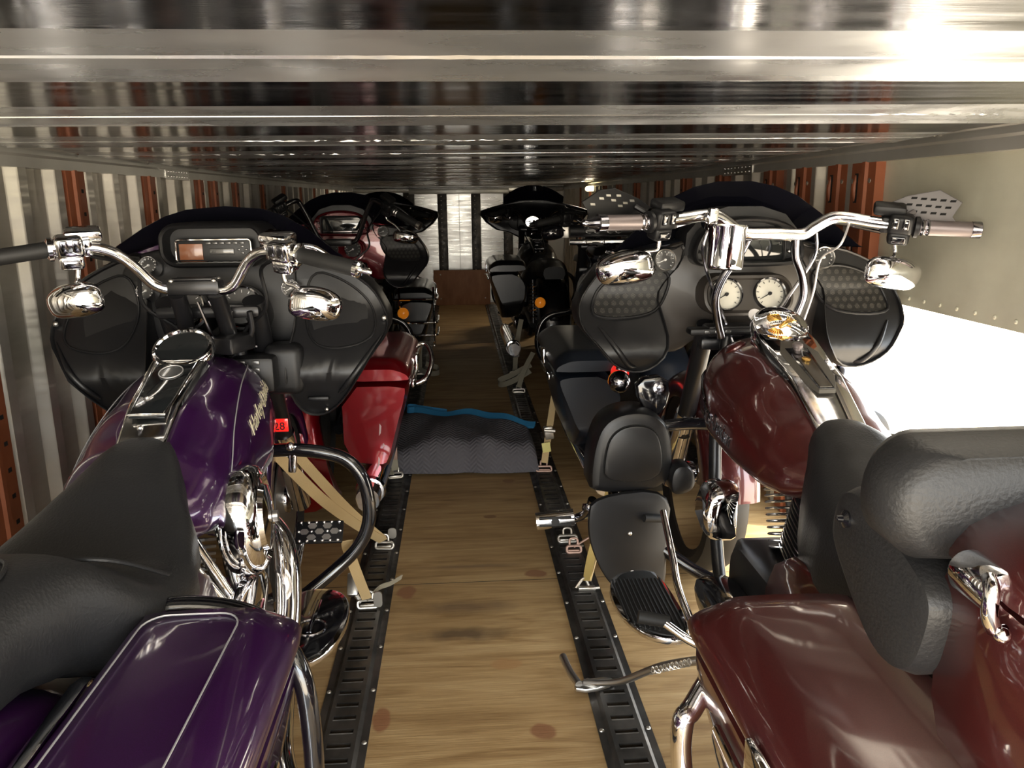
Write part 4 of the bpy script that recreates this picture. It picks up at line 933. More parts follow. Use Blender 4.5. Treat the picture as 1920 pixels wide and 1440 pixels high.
def purple_extra(root):
    # perforated brake pedal above the right footboard
    R = Matrix.Rotation(math.radians(38), 3, 'X')
    c = Vector((0.245, 1.17, 0.395))
    p = MB().box(c, (0.118, 0.062, 0.010), R, 0.003)
    pd = obj('brake_pedal', p, BLACKM, root)
    b = MB(); g = MB()
    for i in range(6):
        for j in (-1, 1): b.ball(c+R@Vector((-0.048+0.0192*i, j*0.026, 0.006)), 0.0042, 10, 6)
    for x, y in ((-0.052, 0), (0.052, 0), (-0.02, 0.0), (0.02, 0.0)): b.ball(c+R@Vector((x, y, 0.006)), 0.0042, 10, 6)
    obj('rivet', b, CHROME, pd)
    for x, y in ((0, 0), (-0.038, 0), (0.038, 0), (-0.019, 0.016), (0.019, 0.016), (-0.019, -0.016), (0.019, -0.016)):
        g.prism([(x+0.012*math.cos(t*1.0472), y+0.009*math.sin(t*1.0472)) for t in range(6)], lambda u, v, w: c+R@Vector((u, v, w)), 0.003, 0.0062)
    obj('mesh_insert', g, STEEL, pd)
    a = MB().tube([c+Vector((-0.04, -0.02, -0.02)), (0.20, 1.06, 0.33), (0.19, 0.97, 0.25), (0.17, 0.9, 0.22)], [0.006, 0.009, 0.011, 0.012], 10); obj('pedal_arm', a, CHROME, pd)
    # chrome fender strut and warning sticker
    for s in (-1, 1):
        st = MB().prism(chk([(-0.42, 0.575), (-0.38, 0.61), (0.16, 0.632), (0.205, 0.622), (0.19, 0.60), (-0.38, 0.56)], 1), lambda u, v, w: (s*(0.112+w), u, v), 0, 0.022, 0.006); obj('fender_strut', st, CHROME, root)
    sk = MB().box((0.055, 0.215, 0.659), (0.036, 0.024, 0.0015), Matrix.Rotation(0.3, 3, 'X')); sk_ = obj('sticker', sk, WHITE, root)
    sp = MB()
    for i in range(6): sp.lathe([(0.024, 0), (0.03, 0.006), (0.024, 0.012)], (0.155, 0.10+0.018*i, 0.47+0.012*i), (0, 0.8, 0.55), 20)
    obj('shock_boot', sp, RUBBER, root)
    # switch box and tray under the fairing
    b = MB().box((0.06, 1.19, 0.885), (0.075, 0.10, 0.04), Matrix.Rotation(-0.35, 3, 'Z'), 0.006); obj('ignition_box', b, BLACKM, root)
    b = MB().box((0.10, 1.24, 0.80), (0.11, 0.08, 0.09), bev=0.012); k = obj('switch_box', b, BLACKP, root)
    bb = MB()
    for i in range(2):
        for j in range(2): bb.box((0.078+0.034*i, 1.198, 0.815+0.018*j), (0.02, 0.006, 0.011), bev=0.002)
    obj('switch_button', bb, DIALD, k)
    b = MB().box((0.165, 1.30, 0.80), (0.10, 0.10, 0.13), bev=0.024, seg=3); obj('oil_tank', b, BLACKP, root)
    b = MB().tube([(0.062, 1.20, 0.96), (0.062, 1.21, 0.91), (0.085, 1.215, 0.885), (0.108, 1.21, 0.91), (0.108, 1.20, 0.96)], 0.007, 10); obj('handlebar_lock', b, BLACKM, root)
    cb = MB().tube([(0.02, 1.18, 0.99), (0.045, 1.20, 0.93), (0.05, 1.23, 0.88), (0.10, 1.27, 0.86)], 0.005, 8); cb.tube([(0.0, 1.16, 0.99), (0.02, 1.19, 0.90), (0.03, 1.25, 0.84)], 0.004, 8); obj('cable', cb, DCHROME, root)
    f = MB().box((0.175, 1.245, 0.57), (0.02, 0.016, 0.075), Matrix.Rotation(0.1, 3, 'Y'), 0.004); f.ball((0.172, 1.235, 0.605), 0.012, 12, 8); obj('bar_clamp_bracket', f, CHROME, root)
    t = MB().box((0.135, 1.30, 0.645), (0.045, 0.004, 0.035), bev=0.001); tg = obj('red_tag', t, REDLENS, root)
    tx = text_mb('28', 0.03, 0.0005).tf(lambda x, y, z: (0.135+x, 1.2965-z, 0.642+y)); obj('tag_print', tx, BLACKP, tg, 0)
    pt = MB().prism([(0.05, 0.62), (0.09, 0.62), (0.12, 0.44), (0.06, 0.44)], XZ, 1.10, 1.16, 0.006); obj('regulator', pt, PURPLE, root)

def eagle(d_, dc, da, dr):
    u = Vector((1, 0, 0)); v = da.cross(u).normalized()
    if v.y < 0: v = -v
    q = lambda a, b, h=0.0: dc+u*a+v*b+da*(0.0215-0.006*((a*a+b*b)/(dr*dr))+h)
    g = MB()
    for i in range(9):
        an = math.radians(98+9.5*i); L = 0.036-0.0006*abs(i-3)**2; a0 = Vector((0.002-0.001*i, 0.004))
        pts = [q(a0.x+math.cos(an)*L*t, a0.y+math.sin(an)*L*t*0.95+0.004*t*t) for t in (0.15, 0.5, 0.85, 1)]
        g.tube(pts, [0.0025, 0.0032, 0.0028, 0.001], 6)
    for i in range(8):
        an = math.radians(195+13*i); L = 0.027
        pts = [q(-0.014+math.cos(an)*L*t, -0.014+math.sin(an)*L*t*0.8) for t in (0.25, 0.6, 1)]; g.tube(pts, [0.0015, 0.0026, 0.0012], 6)
    for i in range(5):
        an = math.radians(25+12*i); pts = [q(0.012+math.cos(an)*0.03*t, 0.0+math.sin(an)*0.024*t) for t in (0.2, 0.6, 1)]; g.tube(pts, [0.0022, 0.0026, 0.001], 6)
    g.tube([q(-0.008, -0.012), q(0.004, -0.003), q(0.014, 0.002), q(0.022, 0.001), q(0.028, -0.003)], [0.004, 0.0075, 0.0065, 0.0045, 0.001], 10)
    obj('eagle_emblem', g, GOLD, d_)
    bn = MB()
    b1 = [(-0.034+0.085*t, -0.004-0.026*t+0.016*math.sin(math.pi*t)) for t in [i/12 for i in range(13)]]
    b2 = [(-0.022+0.052*t, 0.034-0.012*t+0.006*math.sin(math.pi*t)) for t in [i/12 for i in range(13)]]
    for bb, w in ((b1, 0.0115), (b2, 0.010)): bn.ribbon([q(a, b, 0.003) for a, b in bb], w, 0.0015, v, 1)
    obj('banner', bn, CHROME, d_)
    for bb, s, sz, hgt in ((b1, 'HARLEY-DAVIDSON', 0.0095, 1), (b2, 'LIVE TO RIDE', 0.009, 1)):
        t = text_mb(s, sz, 0.0003); mx = max(p[0] for p in t.v)
        def wr(x, y, z):
            f = (x/mx*0.46+0.5)*12; i = max(0, min(11, int(f))); k = f-i
            a = bb[i][0]+(bb[i+1][0]-bb[i][0])*k; b = bb[i][1]+(bb[i+1][1]-bb[i][1])*k
            return q(a, b+y, 0.0042+z)
        obj('lettering', t.tf(wr), BLACKP, d_, 0)

def maroon_tank(tk):
    for s in (-1, 1):
        a0 = [(1.27, 150), (1.20, 163), (1.10, 170), (1.02, 176)]
        b = MB().tube([tank_pt(y, math.radians(a if s < 0 else 180-a), 0.002) for y, a in a0], [0.002, 0.006, 0.005, 0.001], 8); obj('tank_badge', b, DCHROME, tk)
        fl = MB().lathe([(0.03, 0), (0.03, 0.004), (0.022, 0.012), (0.001, 0.016)], tank_pt(1.12, math.radians(118 if s < 0 else 62), -0.006), (s*0.5, 0.25, 0.85), 30); obj('tank_cap', fl, MAROON, tk)
        t = text_mb('Harley-Davidson', 0.04, 0.0006, 0.35, 3); mx = max(v[0] for v in t.v)
        def wrap(x, y, z):
            uu = x/mx; yy = 0.99+0.11*uu*s; a = math.radians(4)+y*6.0
            return tank_pt(yy, a if s > 0 else math.pi-a, 0.0015+z)
        obj('lettering', t.tf(wrap), DCHROME, tk, 0)

def maroon_extra(root):
    # rear luggage box with wrap-round backrest pads
    out = chk([(-0.345, 0.70), (-0.35, 0.86), (-0.338, 0.885), (0.338, 0.885), (0.35, 0.86), (0.345, 0.70), (0.30, 0.67), (-0.30, 0.67)], 1)
    rings = [[(x*k, y, 0.78+(z-0.78)*k2) for x, z in out] for y, k, k2 in ((-0.63, 0.88, 0.9), (-0.60, 0.97, 1), (-0.30, 1, 1), (-0.19, 0.97, 1), (-0.165, 0.9, 0.95))]
    tp = obj('luggage_box', MB().loft(rings), MAROON, root, 50)
    lo = [(-0.388, 0.89), (-0.388, 0.905), (-0.365, 0.935), (-0.29, 0.958), (-0.15, 0.975), (0.15, 0.975), (0.29, 0.958), (0.365, 0.935), (0.388, 0.905), (0.388, 0.89)]
    lo = chk([(x*0.91, z) for x, z in lo], 1); rings = [[(x*k, y, 0.89+(z-0.89)*k2) for x, z in lo] for y, k, k2 in ((-0.64, 0.88, 0.5), (-0.61, 0.97, 0.9), (-0.30, 1, 1), (-0.20, 0.97, 0.9), (-0.17, 0.9, 0.5))]
    obj('lid', MB().loft(rings), MAROON, tp, 50)
    lt = MB().prism(chk([(-0.335, 0.914), (-0.352, 0.916), (-0.364, 0.906), (-0.366, 0.892), (-0.358, 0.876), (-0.335, 0.874)], 2), lambda u, v, w: (u, w, v), -0.232, -0.284, 0.004)
    lt.tube([(-0.362, -0.284, 0.912), (-0.368, -0.297, 0.908), (-0.369, -0.299, 0.890), (-0.362, -0.297, 0.874), (-0.352, -0.295, 0.870)], 0.0065, 10); lt.ball((-0.358, -0.302, 0.871), 0.007, 10, 6)
    obj('latch', lt, CHROME, tp)
    sp = chk([(0.0, 0.85), (-0.015, 0.893), (-0.06, 0.908), (-0.13, 0.888), (-0.19, 0.868), (-0.212, 0.85), (-0.212, 0.82), (-0.195, 0.765), (-0.16, 0.742), (-0.11, 0.742), (-0.06, 0.775), (-0.005, 0.82)], 2)
    for s in (-1, 1):
        pdd = MB().prism(sp, lambda u, v, w: (s*(0.335+w), u, v), -0.045, 0.03, 0.022); pz = obj('side_pad', pdd, LEATHER, tp)
        obj('button', MB().lathe([(0.010, 0), (0.010, 0.004), (0.004, 0.007), (0.003, 0.013), (0.001, 0.014)], (s*0.364, -0.052, 0.868), (s, 0, 0.1), 16), BLACKG, pz)
    bo = rr(0.80, 0.11, 0.05, 6, (0, 0.936)); bp = MB().loft([[(u*k, y-0.06*(u/0.38)**2*0.6, 0.936+(v-0.936)*k2) for u, v in bo] for y, k, k2 in ((-0.165, 0.94, 0.9), (-0.15, 1.0, 1.0), (-0.10, 1.0, 1.0), (-0.075, 0.96, 0.93), (-0.065, 0.88, 0.8))])
    obj('backrest_pad', bp, LEATHER, tp, 60)
    rk = MB()
    for s in (-1, 1): rk.tube([(s*0.14, -0.55, 0.655), (s*0.14, 0.05, 0.655), (s*0.13, 0.12, 0.60)], 0.012, 10); rk.tube([(s*0.15, -0.2, 0.65), (s*0.17, -0.1, 0.56), (s*0.16, 0.06, 0.50)], 0.011, 10)
    obj('luggage_rack', rk, DCHROME, root)
    # lower leg fairings with glove boxes on the engine guard
    for s in (-1, 1):
        X = lambda u, v, w: (s*u, w+0.10*max(0, 0.42-v)*0, v)
        up = chk([(0.205, 0.41), (0.205, 0.55), (0.225, 0.61), (0.275, 0.645), (0.35, 0.645), (0.405, 0.615), (0.43, 0.55), (0.44, 0.46), (0.435, 0.405)], 2)
        lf = obj('lower_fairing', MB().prism(up, X, 1.23, 1.38, 0.022), INNER, root)
        dr = chk([(0.235, 0.445), (0.24, 0.555), (0.27, 0.605), (0.34, 0.61), (0.385, 0.58), (0.40, 0.52), (0.402, 0.445)], 2)
        obj('glove_door', MB().prism(dr, X, 1.222, 1.24, 0.006), INNER, lf)
        obj('door_seam', MB().tube([(s*u, 1.231, v) for u, v in dr], 0.0035, 6, 1, True), HOLE, lf)
        obj('vent_knob', MB().prism(chk([(0.145, 0.425), (0.15, 0.475), (0.175, 0.50), (0.215, 0.49), (0.22, 0.42), (0.19, 0.405)], 2), X, 1.20, 1.28, 0.015), INNER, lf)
        lw = chk([(0.20, 0.42), (0.44, 0.42), (0.452, 0.35), (0.445, 0.28), (0.41, 0.19), (0.36, 0.13), (0.27, 0.10), (0.22, 0.12), (0.215, 0.25)], 2)
        obj('leg_shield', MB().prism(lw, lambda u, v, w: (s*u, w-0.20*(u-0.2)-0.15*max(0, 0.3-v), v), 1.235, 1.26, 0.01), BLACKP, lf)
        sc_ = MB(); sc_.ball((s*0.33, 1.208, 0.30), 0.008, 10, 6); sc_.ball((s*0.29, 1.195, 0.16), 0.007, 10, 6); obj('screw', sc_, STEEL, lf)
        obj('shield_spring', MB().tube([(s*0.235, 1.22, 0.335), (s*0.29, 1.205, 0.345)], 0.011, 12, 1), RUBBER, lf)
    pg = MB().tube([(-0.468, 1.35, 0.295), (-0.580, 1.35, 0.285)], 0.026, 20, 1)
    pgo = obj('highway_peg', pg, CHROME, root); rb = MB()
    for z in (-0.008, 0.014): rb.box((-0.525, 1.327, 0.29+z), (0.095, 0.008, 0.008), bev=0.002)
    rb.lathe([(0.012, 0), (0.012, 0.004)], (-0.525, 1.326, 0.293), (0, -1, 0.1), 16); obj('peg_rubber', rb, RUBBER, pgo)
    ar = MB().tube([(-0.468, 1.35, 0.29), (-0.45, 1.34, 0.30), (-0.435, 1.30, 0.33), (-0.425, 1.27, 0.38)], 0.013, 12); ar.lathe([(0.02, -0.012), (0.024, 0), (0.02, 0.012)], (-0.43, 1.285, 0.35), (0, 0.4, 1), 18); obj('peg_arm', ar, DCHROME, pgo)
    # chrome drinks holder on the handlebar
    c = Vector((-0.148, 1.055, 1.045)); ax = Vector((0.06, 0.05, 1)).normalized()
    cup = MB().lathe([(0.036, 0), (0.043, 0.004), (0.0445, 0.012), (0.0445, 0.098), (0.047, 0.102), (0.047, 0.108), (0.043, 0.108), (0.041, 0.10), (0.041, 0.02), (0.001, 0.018)], c, ax, 40)
    co = obj('cup_holder', cup, CHROME, root)
    br = MB().box((-0.172, 1.09, 1.165), (0.022, 0.03, 0.055), Matrix.Rotation(0.1, 3, 'Y'), 0.004); br.lathe([(0.021, -0.014), (0.024, -0.01), (0.024, 0.01), (0.021, 0.014)], (-0.17, 1.125, 1.165), (1, 0, 0.1), 24); obj('cup_bracket', br, CHROME, co)
    lg = MB().lathe([(0.007, 0), (0.007, 0.002), (0.001, 0.0025)], c+Vector((0.006, -0.0445, 0.022)), (0, -1, 0), 14); obj('screw', lg, BLACKM, co)
    # heel-toe shifter, ball turn signal, ignition knob, cables
    sh = MB().tube([(-0.37, 0.66, 0.335), (-0.33, 0.64, 0.31), (-0.30, 0.62, 0.30)], 0.010, 10); sh.tube([(-0.30, 0.62, 0.30), (-0.315, 0.75, 0.36), (-0.31, 0.83, 0.40), (-0.30, 0.97, 0.46)], 0.0085, 10)
    so_ = obj('shift_lever', sh, CHROME, root); obj('shift_peg', MB().tube([(-0.36, 0.665, 0.335), (-0.425, 0.675, 0.345)], 0.014, 14, 1), RUBBER, so_)
    for s in (-1, 1):
        b = MB().ball((s*0.33, 1.39, 0.695), 0.033, 22, 14); b.tube([(s*0.33, 1.39, 0.73), (s*0.32, 1.40, 0.775)], 0.012, 10, 1); t = obj('turn_signal', b, DCHROME, root)
        obj('lens', MB().lathe([(0.03, 0), (0.026, 0.01), (0.001, 0.016)], (s*0.33, 1.415, 0.693), (0, 1, 0), 20), AMBER, t)
    pn = MB().prism(chk([(-0.30, 0.72), (-0.21, 0.73), (-0.20, 0.66), (-0.24, 0.60), (-0.29, 0.65)], 1), XZ, 1.30, 1.345, 0.008); pno = obj('switch_panel', pn, BLACKG, root)
    obj('key_knob', MB().lathe([(0.017, 0), (0.018, 0.006), (0.010, 0.008), (0.010, 0.018), (0.001, 0.019)], (-0.235, 1.30, 0.695), (0, -1, 0.2), 20), DCHROME, pno)
    cb = MB().tube([(0.19, 1.12, 1.16), (0.16, 1.10, 1.10), (0.14, 1.16, 1.06), (0.14, 1.19, 0.97), (0.12, 1.2, 0.88)], 0.003, 8); obj('cable', cb, SILVER, root)
    tr = MB().box((-0.08, 1.245, 0.865), (0.19, 0.05, 0.018), bev=0.006); to_ = obj('switch_strip', tr, BLACKP, root); bb = MB()
    for i in range(3): bb.box((-0.13+0.028*i, 1.218, 0.866), (0.016, 0.006, 0.009), bev=0.002)
    obj('switch_button', bb, DIALD, to_)
    obj('dial_tab', MB().lathe([(0.018, 0), (0.018, 0.003), (0.001, 0.004)], (-0.045, 1.105, 0.925), (0, -0.8, 0.6), 18), SILVER, root)

def red_extra(root):
    sc_ = MB()
    for x, z, h in ((0.335, 0.42, 0.045), (0.345, 0.36, 0.022), (0.325, 0.295, 0.05)):
        sc_.prism([(x-0.004, z-h/2), (x+0.003, z-h/2+0.01), (x+0.006, z+h/2-0.01), (x, z+h/2)], XZ, -0.3795, -0.381)
    obj('scuff_mark', sc_, pmat('bare scuff', (0.6, 0.45, 0.45), 0.7), root)

def black_box_extra(root):
    for s in (-1, 1):
        b = MB().tube([(s*0.14, -0.36, 0.535), (s*0.24, -0.44, 0.525)], 0.007, 8, 1); t = obj('turn_signal', b, DCHROME, root)
        l = MB().ball((s*0.265, -0.47, 0.522), 0.036, 20, 14); obj('lens', l, AMBER, t)
    g = MB()
    for s in (-1, 1):
        for z in (0.37, 0.45, 0.60): g.tube([(s*0.20, -0.41, z), (s*0.44, -0.41, z), (s*0.475, -0.36, z), (s*0.475, -0.1, z)], 0.008, 8)
        for u in (0.24, 0.455): g.tube([(s*u, -0.41, 0.30), (s*u, -0.41, 0.68)], 0.007, 8, 1)
    obj('bag_rail', g, CHROME, root)

def shock_extra(root):
    for s in (-1, 1):
        sp = MB(); a, b = Vector((s*0.165, -0.43, 0.42)), Vector((s*0.165, -0.40, 0.66))
        u = Vector((1, 0, 0)); w = Vector((0, 0.9, 0.4)).normalized(); w = (b-a).normalized().cross(u).normalized()
        sp.tube([a+(b-a)*(i/90)+u*0.026*math.cos(i*0.75)+w*0.026*math.sin(i*0.75) for i in range(91)], 0.004, 6, 1); so_ = obj('shock_spring', sp, CHROME, root)
        obj('shock_body', MB().tube([a-(b-a)*0.1, b+(b-a)*0.1], 0.014, 12, 1), BLACKM, so_)
        b_ = MB().tube([(s*0.11, -0.36, 0.55), (s*0.12, -0.47, 0.545)], 0.007, 8, 1); t = obj('turn_signal', b_, DCHROME, root)
        obj('lens', MB().ball((s*0.125, -0.50, 0.542), 0.036, 20, 14), AMBER, t)

def far_mirror(root):
    shock_extra(root)
    m = MB().lathe([(0.001, 0.022), (0.04, 0.018), (0.062, 0.004), (0.064, 0.0), (0.06, -0.003)], (0, 0, 0), (0.06, 1, -0.02), 32).tf(lambda x, y, z: (x-0.035, y+1.0, z*0.8+1.025)); h = obj('mirror', m, BLACKG, root)
    obj('mirror_glass', MB().lathe([(0.001, -0.005), (0.058, -0.004), (0.058, -0.002)], (0, 0, 0), (0.06, 1, -0.02), 32).tf(lambda x, y, z: (x-0.035, y+1.0, z*0.8+1.025)), GLASS, h)
    obj('mirror_stem', MB().tube([(-0.035, 1.01, 1.02), (-0.10, 1.05, 1.06), (-0.14, 1.10, 1.10)], 0.005, 8), BLACKG, h)
def soundbar_extra(root):
    c = MB().tube([(-0.20, 1.13, 1.045), (0.16, 1.13, 1.045)], 0.034, 20, 1); so_ = obj('sound_bar', c, BLACKP, root)
    for x in (-0.10, -0.055, 0.015, 0.06):
        obj('speaker_ring', MB().lathe([(0.020, 0), (0.0205, 0.003), (0.016, 0.004), (0.010, 0.001), (0.001, 0.002)], (x, 1.097, 1.05), (0, -1, 0.25), 24), DIALD, so_)
    obj('phone_mount', MB().box((-0.235, 1.08, 1.06), (0.05, 0.012, 0.10), bev=0.004), STEEL, root)
    cl = MB().tube([(-0.20, 1.13, 0.985), (0.12, 1.13, 0.985)], 0.016, 16, 1)
    for x in (-0.12, -0.02): cl.lathe([(0.018, -0.01), (0.021, 0), (0.018, 0.01)], (x, 1.13, 0.985), (1, 0, 0), 20)
    obj('chrome_crossbar', cl, CHROME, root)
    b = MB().lathe([(0.05, 0), (0.055, 0.01), (0.05, 0.03), (0.001, 0.032)], (-0.06, 1.1, 0.93), (0, -0.7, 0.7), 28); obj('instrument_cup', b, CHROME, root)
    for s in (-1, 1):
        b_ = MB().tube([(s*0.14, -0.34, 0.60), (s*0.20, -0.38, 0.60)], 0.009, 8, 1); t = obj('turn_signal', b_, DCHROME, root)
        obj('lens', MB().ball((s*0.225, -0.41, 0.60), 0.034, 20, 14), REDLENS, t)

SEAT_A = [(-0.24, 0.075, 0.755, 0.70, 0), (-0.05, 0.092, 0.785, 0.70, 0), (0.10, 0.102, 0.790, 0.69, 0), (0.19, 0.122, 0.786, 0.665, 0), (0.25, 0.155, 0.774, 0.62, 0), (0.29, 0.170, 0.748, 0.595, 0), (0.36, 0.182, 0.700, 0.595, 0.02), (0.45, 0.184, 0.685, 0.60, 0.03), (0.55, 0.158, 0.708, 0.61, 0.01), (0.65, 0.112, 0.745, 0.65, 0), (0.73, 0.082, 0.775, 0.68, 0), (0.775, 0.056, 0.782, 0.70, 0), (0.79, 0.02, 0.768, 0.72, 0)]
SEAT_B = [(-0.12, 0.15, 0.76, 0.60, 0), (0.1, 0.17, 0.765, 0.57, 0), (0.25, 0.178, 0.745, 0.54, 0), (0.40, 0.178, 0.715, 0.51, 0.01), (0.50, 0.160, 0.720, 0.51, 0.0), (0.58, 0.130, 0.742, 0.54, 0), (0.66, 0.092, 0.762, 0.61, 0), (0.71, 0.066, 0.764, 0.66, 0), (0.735, 0.02, 0.745, 0.69, 0)]
base = dict(block=FIN, cover=CHROME, fin=FIN, edges=True, rocker=BLACKM, air='round', rimm=CHROME, slider=CHROME, eg=BLACKG, conm=CHROME, tlz=0.42, seat=SEAT_A, mx=0.235, mxr=0.29, mz=1.0, ctl=CHROME, btn=DCHROME, grip=RUBBER, gend=CHROME, mirm=CHROME, barmat=CHROME, inner2=BLACKP, inner=INNER, dial=DIALD)
def B(**k): d = dict(base); d.update(k); return d
motorcycle((-0.615, 0.76, 0), B(paint=PURPLE, shell=PURPLE, fair='A', bar='A', tilt=-0.035, tankfn=purple_tank, seatfn=purple_seat, extra=purple_extra, stripe=True, guardmat=BLACKG, rocker=BLACKM, fin=STEEL, edges=False, block=STEEL, dialr=0.064, bagw=-0.052, bagk=0.88),
    'purple touring motorcycle with chrome handlebar, black dash and oval dial, beside the corrugated left wall')
motorcycle((0.79, 0.86, 0), B(paint=MAROON, shell=NIGHT, fair='B', bar='B', tilt=-0.03, tankfn=maroon_tank, extra=maroon_extra, eagle=eagle, recess=True, scz=-0.09, scy=0.04, cony=0.63, kink=0.715, gz=-0.11, egy=0.035, horny=0.93, conw=0.062, dialy=1.055, dialr=0.069, dialt=0.64, seat=SEAT_B, bagf=0.23, bagz=0.645, guardmat=CHROME, ctl=BLACKP, btn=BLACKG, grip=GRIPG, gend=DCHROME, mx=0.385, mxr=0.295, mz=1.04, ms=(0.072, 0.040), guards=True, dial=DIAL, ribs=True, boardx=0.10, kick=True, cover=BLACKG, eg=BLACKG, inner2=pmat('bronze-lit black plastic', (0.035, 0.03, 0.026), 0.33)),  # dash plastic is black; its bronze cast is warm light in the colour
    'maroon touring motorcycle with eagle fuel cap and luggage box, by the open side door')
motorcycle((-0.63, 3.15, 0), B(paint=RED, shell=RED, fair='B', bar='C', inner=INNER, hoodm=RED2, inner2=RED2, guardmat=CHROME, ctl=BLACKP, btn=BLACKM, grip=RUBBER, gend=STEEL, mirm=CHROME, barmat=BLACKG, mx=0.36, mxr=0.36, mz=1.03, ms=(0.065, 0.035), silverbar=True, lift=0.02, soft=1, bagw=-0.01, gshort=True, rfa=225, flare=0.5, extra=red_extra, cover=BLACKG),
    'candy red touring motorcycle with red dash and scuffed pannier, ahead of the purple one')
motorcycle((0.80, 3.22, 0), B(paint=NIGHT, shell=NIGHT, fair='N', bar='A', ctl=BLACKP, btn=BLACKM, mirm=BLACKG, barmat=BLACKG, mx=0.30, mxr=0.30, tlz=0.44, mz=1.04, extra=soundbar_extra, cover=BLACKG, conm=BLACKG, gend=BLACKM),
    'blue-black motorcycle with dark pannier and sound bar, directly ahead of the maroon one')
motorcycle((-0.62, 5.5, 0), B(paint=DENIM, shell=DENIM, fair='W', bar='A', ctl=BLACKP, btn=BLACKM, mirm=BLACKG, barmat=BLACKG, mx=0.38, mxr=0.38, mz=1.10, eg=CHROME, extra=black_box_extra, cover=BLACKG, conm=BLACKG, gend=BLACKM, wsz=1.285),
    'black motorcycle with chrome railed panniers and amber lamp, ahead of the candy red one')
motorcycle((0.66, 5.78, 0), B(paint=DENIM, shell=DENIM, fair='W', bar='A', ctl=BLACKP, btn=BLACKM, mirm=CHROME, barmat=BLACKG, mx=0.34, mxr=0.34, mz=1.06, eg=BLACKG, extra=far_mirror, cover=BLACKG, conm=BLACKG, wsz=1.33, bagz=0.81, gend=BLACKM),
    'black batwing motorcycle with exposed chrome shock spring, farthest on the right of the aisle')

# ---------------------------------------------------------------- folded moving blanket
def blanket():
    QB = bpy.data.materials.new('quilted grey cloth'); QB.use_nodes = True; nt = QB.node_tree; b = nt.nodes['Principled BSDF']
    b.inputs['Base Color'].default_value = (0.10, 0.094, 0.104, 1); b.inputs['Roughness'].default_value = 0.95
    tc = nt.nodes.new('ShaderNodeTexCoord'); sp = nt.nodes.new('ShaderNodeSeparateXYZ'); nt.links.new(tc.outputs['Object'], sp.inputs[0])
    def M(op, a, b_=None):
        n = nt.nodes.new('ShaderNodeMath'); n.operation = op
        for i, q in enumerate((a, b_)):
            if q is None: continue
            if isinstance(q, (int, float)): n.inputs[i].default_value = q
            else: nt.links.new(q, n.inputs[i])
        return n.outputs[0]
    zig = M('PINGPONG', sp.outputs[0], 0.03); ph = M('ADD', M('MULTIPLY', sp.outputs[1], 0.7), M('ADD', M('MULTIPLY', sp.outputs[2], 1.0), zig))
    h = M('PINGPONG', ph, 0.011); bp = nt.nodes.new('ShaderNodeBump'); bp.inputs['Strength'].default_value = 0.6; bp.inputs['Distance'].default_value = 0.5
    nt.links.new(h, bp.inputs['Height']); nt.links.new(bp.outputs[0], b.inputs['Normal'])
    nx, nv = 60, 48; vs = []; fs = []
    edge = lambda x: (3.98-0.66*max(0, (x+0.12))**1.1 if x > -0.12 else 3.98)+0.025*math.sin(14*x+0.6)
    def top(x, y):
        f = edge(x); h = 0.14+0.020*math.sin(7*x+1)+0.016*math.sin(13*x+6*y)+0.008*math.sin(23*x-11*y)-0.05*math.exp(-((x-0.02)/0.05)**2)*max(0, 1-(y-3.4)/0.25)
        s = 1/(1+math.exp(-(y-f)/0.008)); return h*(1-s)+(0.085+0.01*math.sin(9*x))*s
    for i in range(nx+1):
        x = -0.36+0.70*i/nx; e = min(1, min(i, nx-i)/4); e = math.sqrt(1-(1-e)**2)
        yf = 3.43-0.02*math.sin(5*x+0.7)+0.02*math.exp(-((x-0.02)/0.06)**2); yb_ = 4.04
        for j in range(nv+1):
            t = j/nv; y = yf+(yb_-yf)*t; a = min(1, t/0.10); g = math.sqrt(max(0, 1-(1-a)**2)); a2 = min(1, (1-t)/0.08); g2 = math.sqrt(max(0, 1-(1-a2)**2))
            vs.append((x, y-0.03*(g*(1-a)), 0.016+top(x, y)*min(g, g2)*max(0.12, e)))
    for i in range(nx):
        for j in range(nv): q = i*(nv+1)+j; fs.append((q, q+1, q+nv+2, q+nv+1))
    n0 = len(vs)
    mb = MB().add(vs, fs)
    r0 = [vs[i*(nv+1)] for i in range(nx+1)]; r1 = [vs[i*(nv+1)+nv] for i in range(nx+1)]
    mb.add([(a[0], a[1], 0.015) for a in r0]+[(a[0], a[1], 0.015) for a in r1], [(i, i+1, nx+2+i, nx+1+i) for i in range(nx)])
    o = obj('moving_blanket', mb, QB, None, 60); tag(o, 'dark grey quilted moving blanket with blue edge, folded across the plywood aisle', 'blanket')
    BLUE = pmat('blue binding', (0.02, 0.17, 0.34), 0.8, bump=(300, 0.2))
    e = MB(); P = []
    for i in range(26): x = -0.24+0.585*i/25; y = edge(x)-0.012; P.append((x, y, 0.024+top(x, y-0.02)+0.004*math.sin(17*x)))
    e.ribbon(P, 0.034, 0.007, ((0, 1, 0.5), (0.4, 0.8, 0.5)), 2)
    Q = [(x, y+0.03, z-0.03+0.012) for x, y, z in P]; e.ribbon(Q, 0.03, 0.006, ((0, 1, 0.2), (0.4, 0.9, 0.2)), 2)
    e.ribbon([P[0], (P[0][0]-0.035, P[0][1]+0.015, P[0][2]-0.005), (P[0][0]-0.03, P[0][1]+0.045, P[0][2]+0.004), (P[0][0]+0.03, P[0][1]+0.06, P[0][2]-0.01), (P[0][0]+0.16, P[0][1]+0.05, P[0][2]-0.03)], 0.03, 0.006, (0, 0.3, 1), 5)
    obj('edge_binding', e, BLUE, o)
blanket()

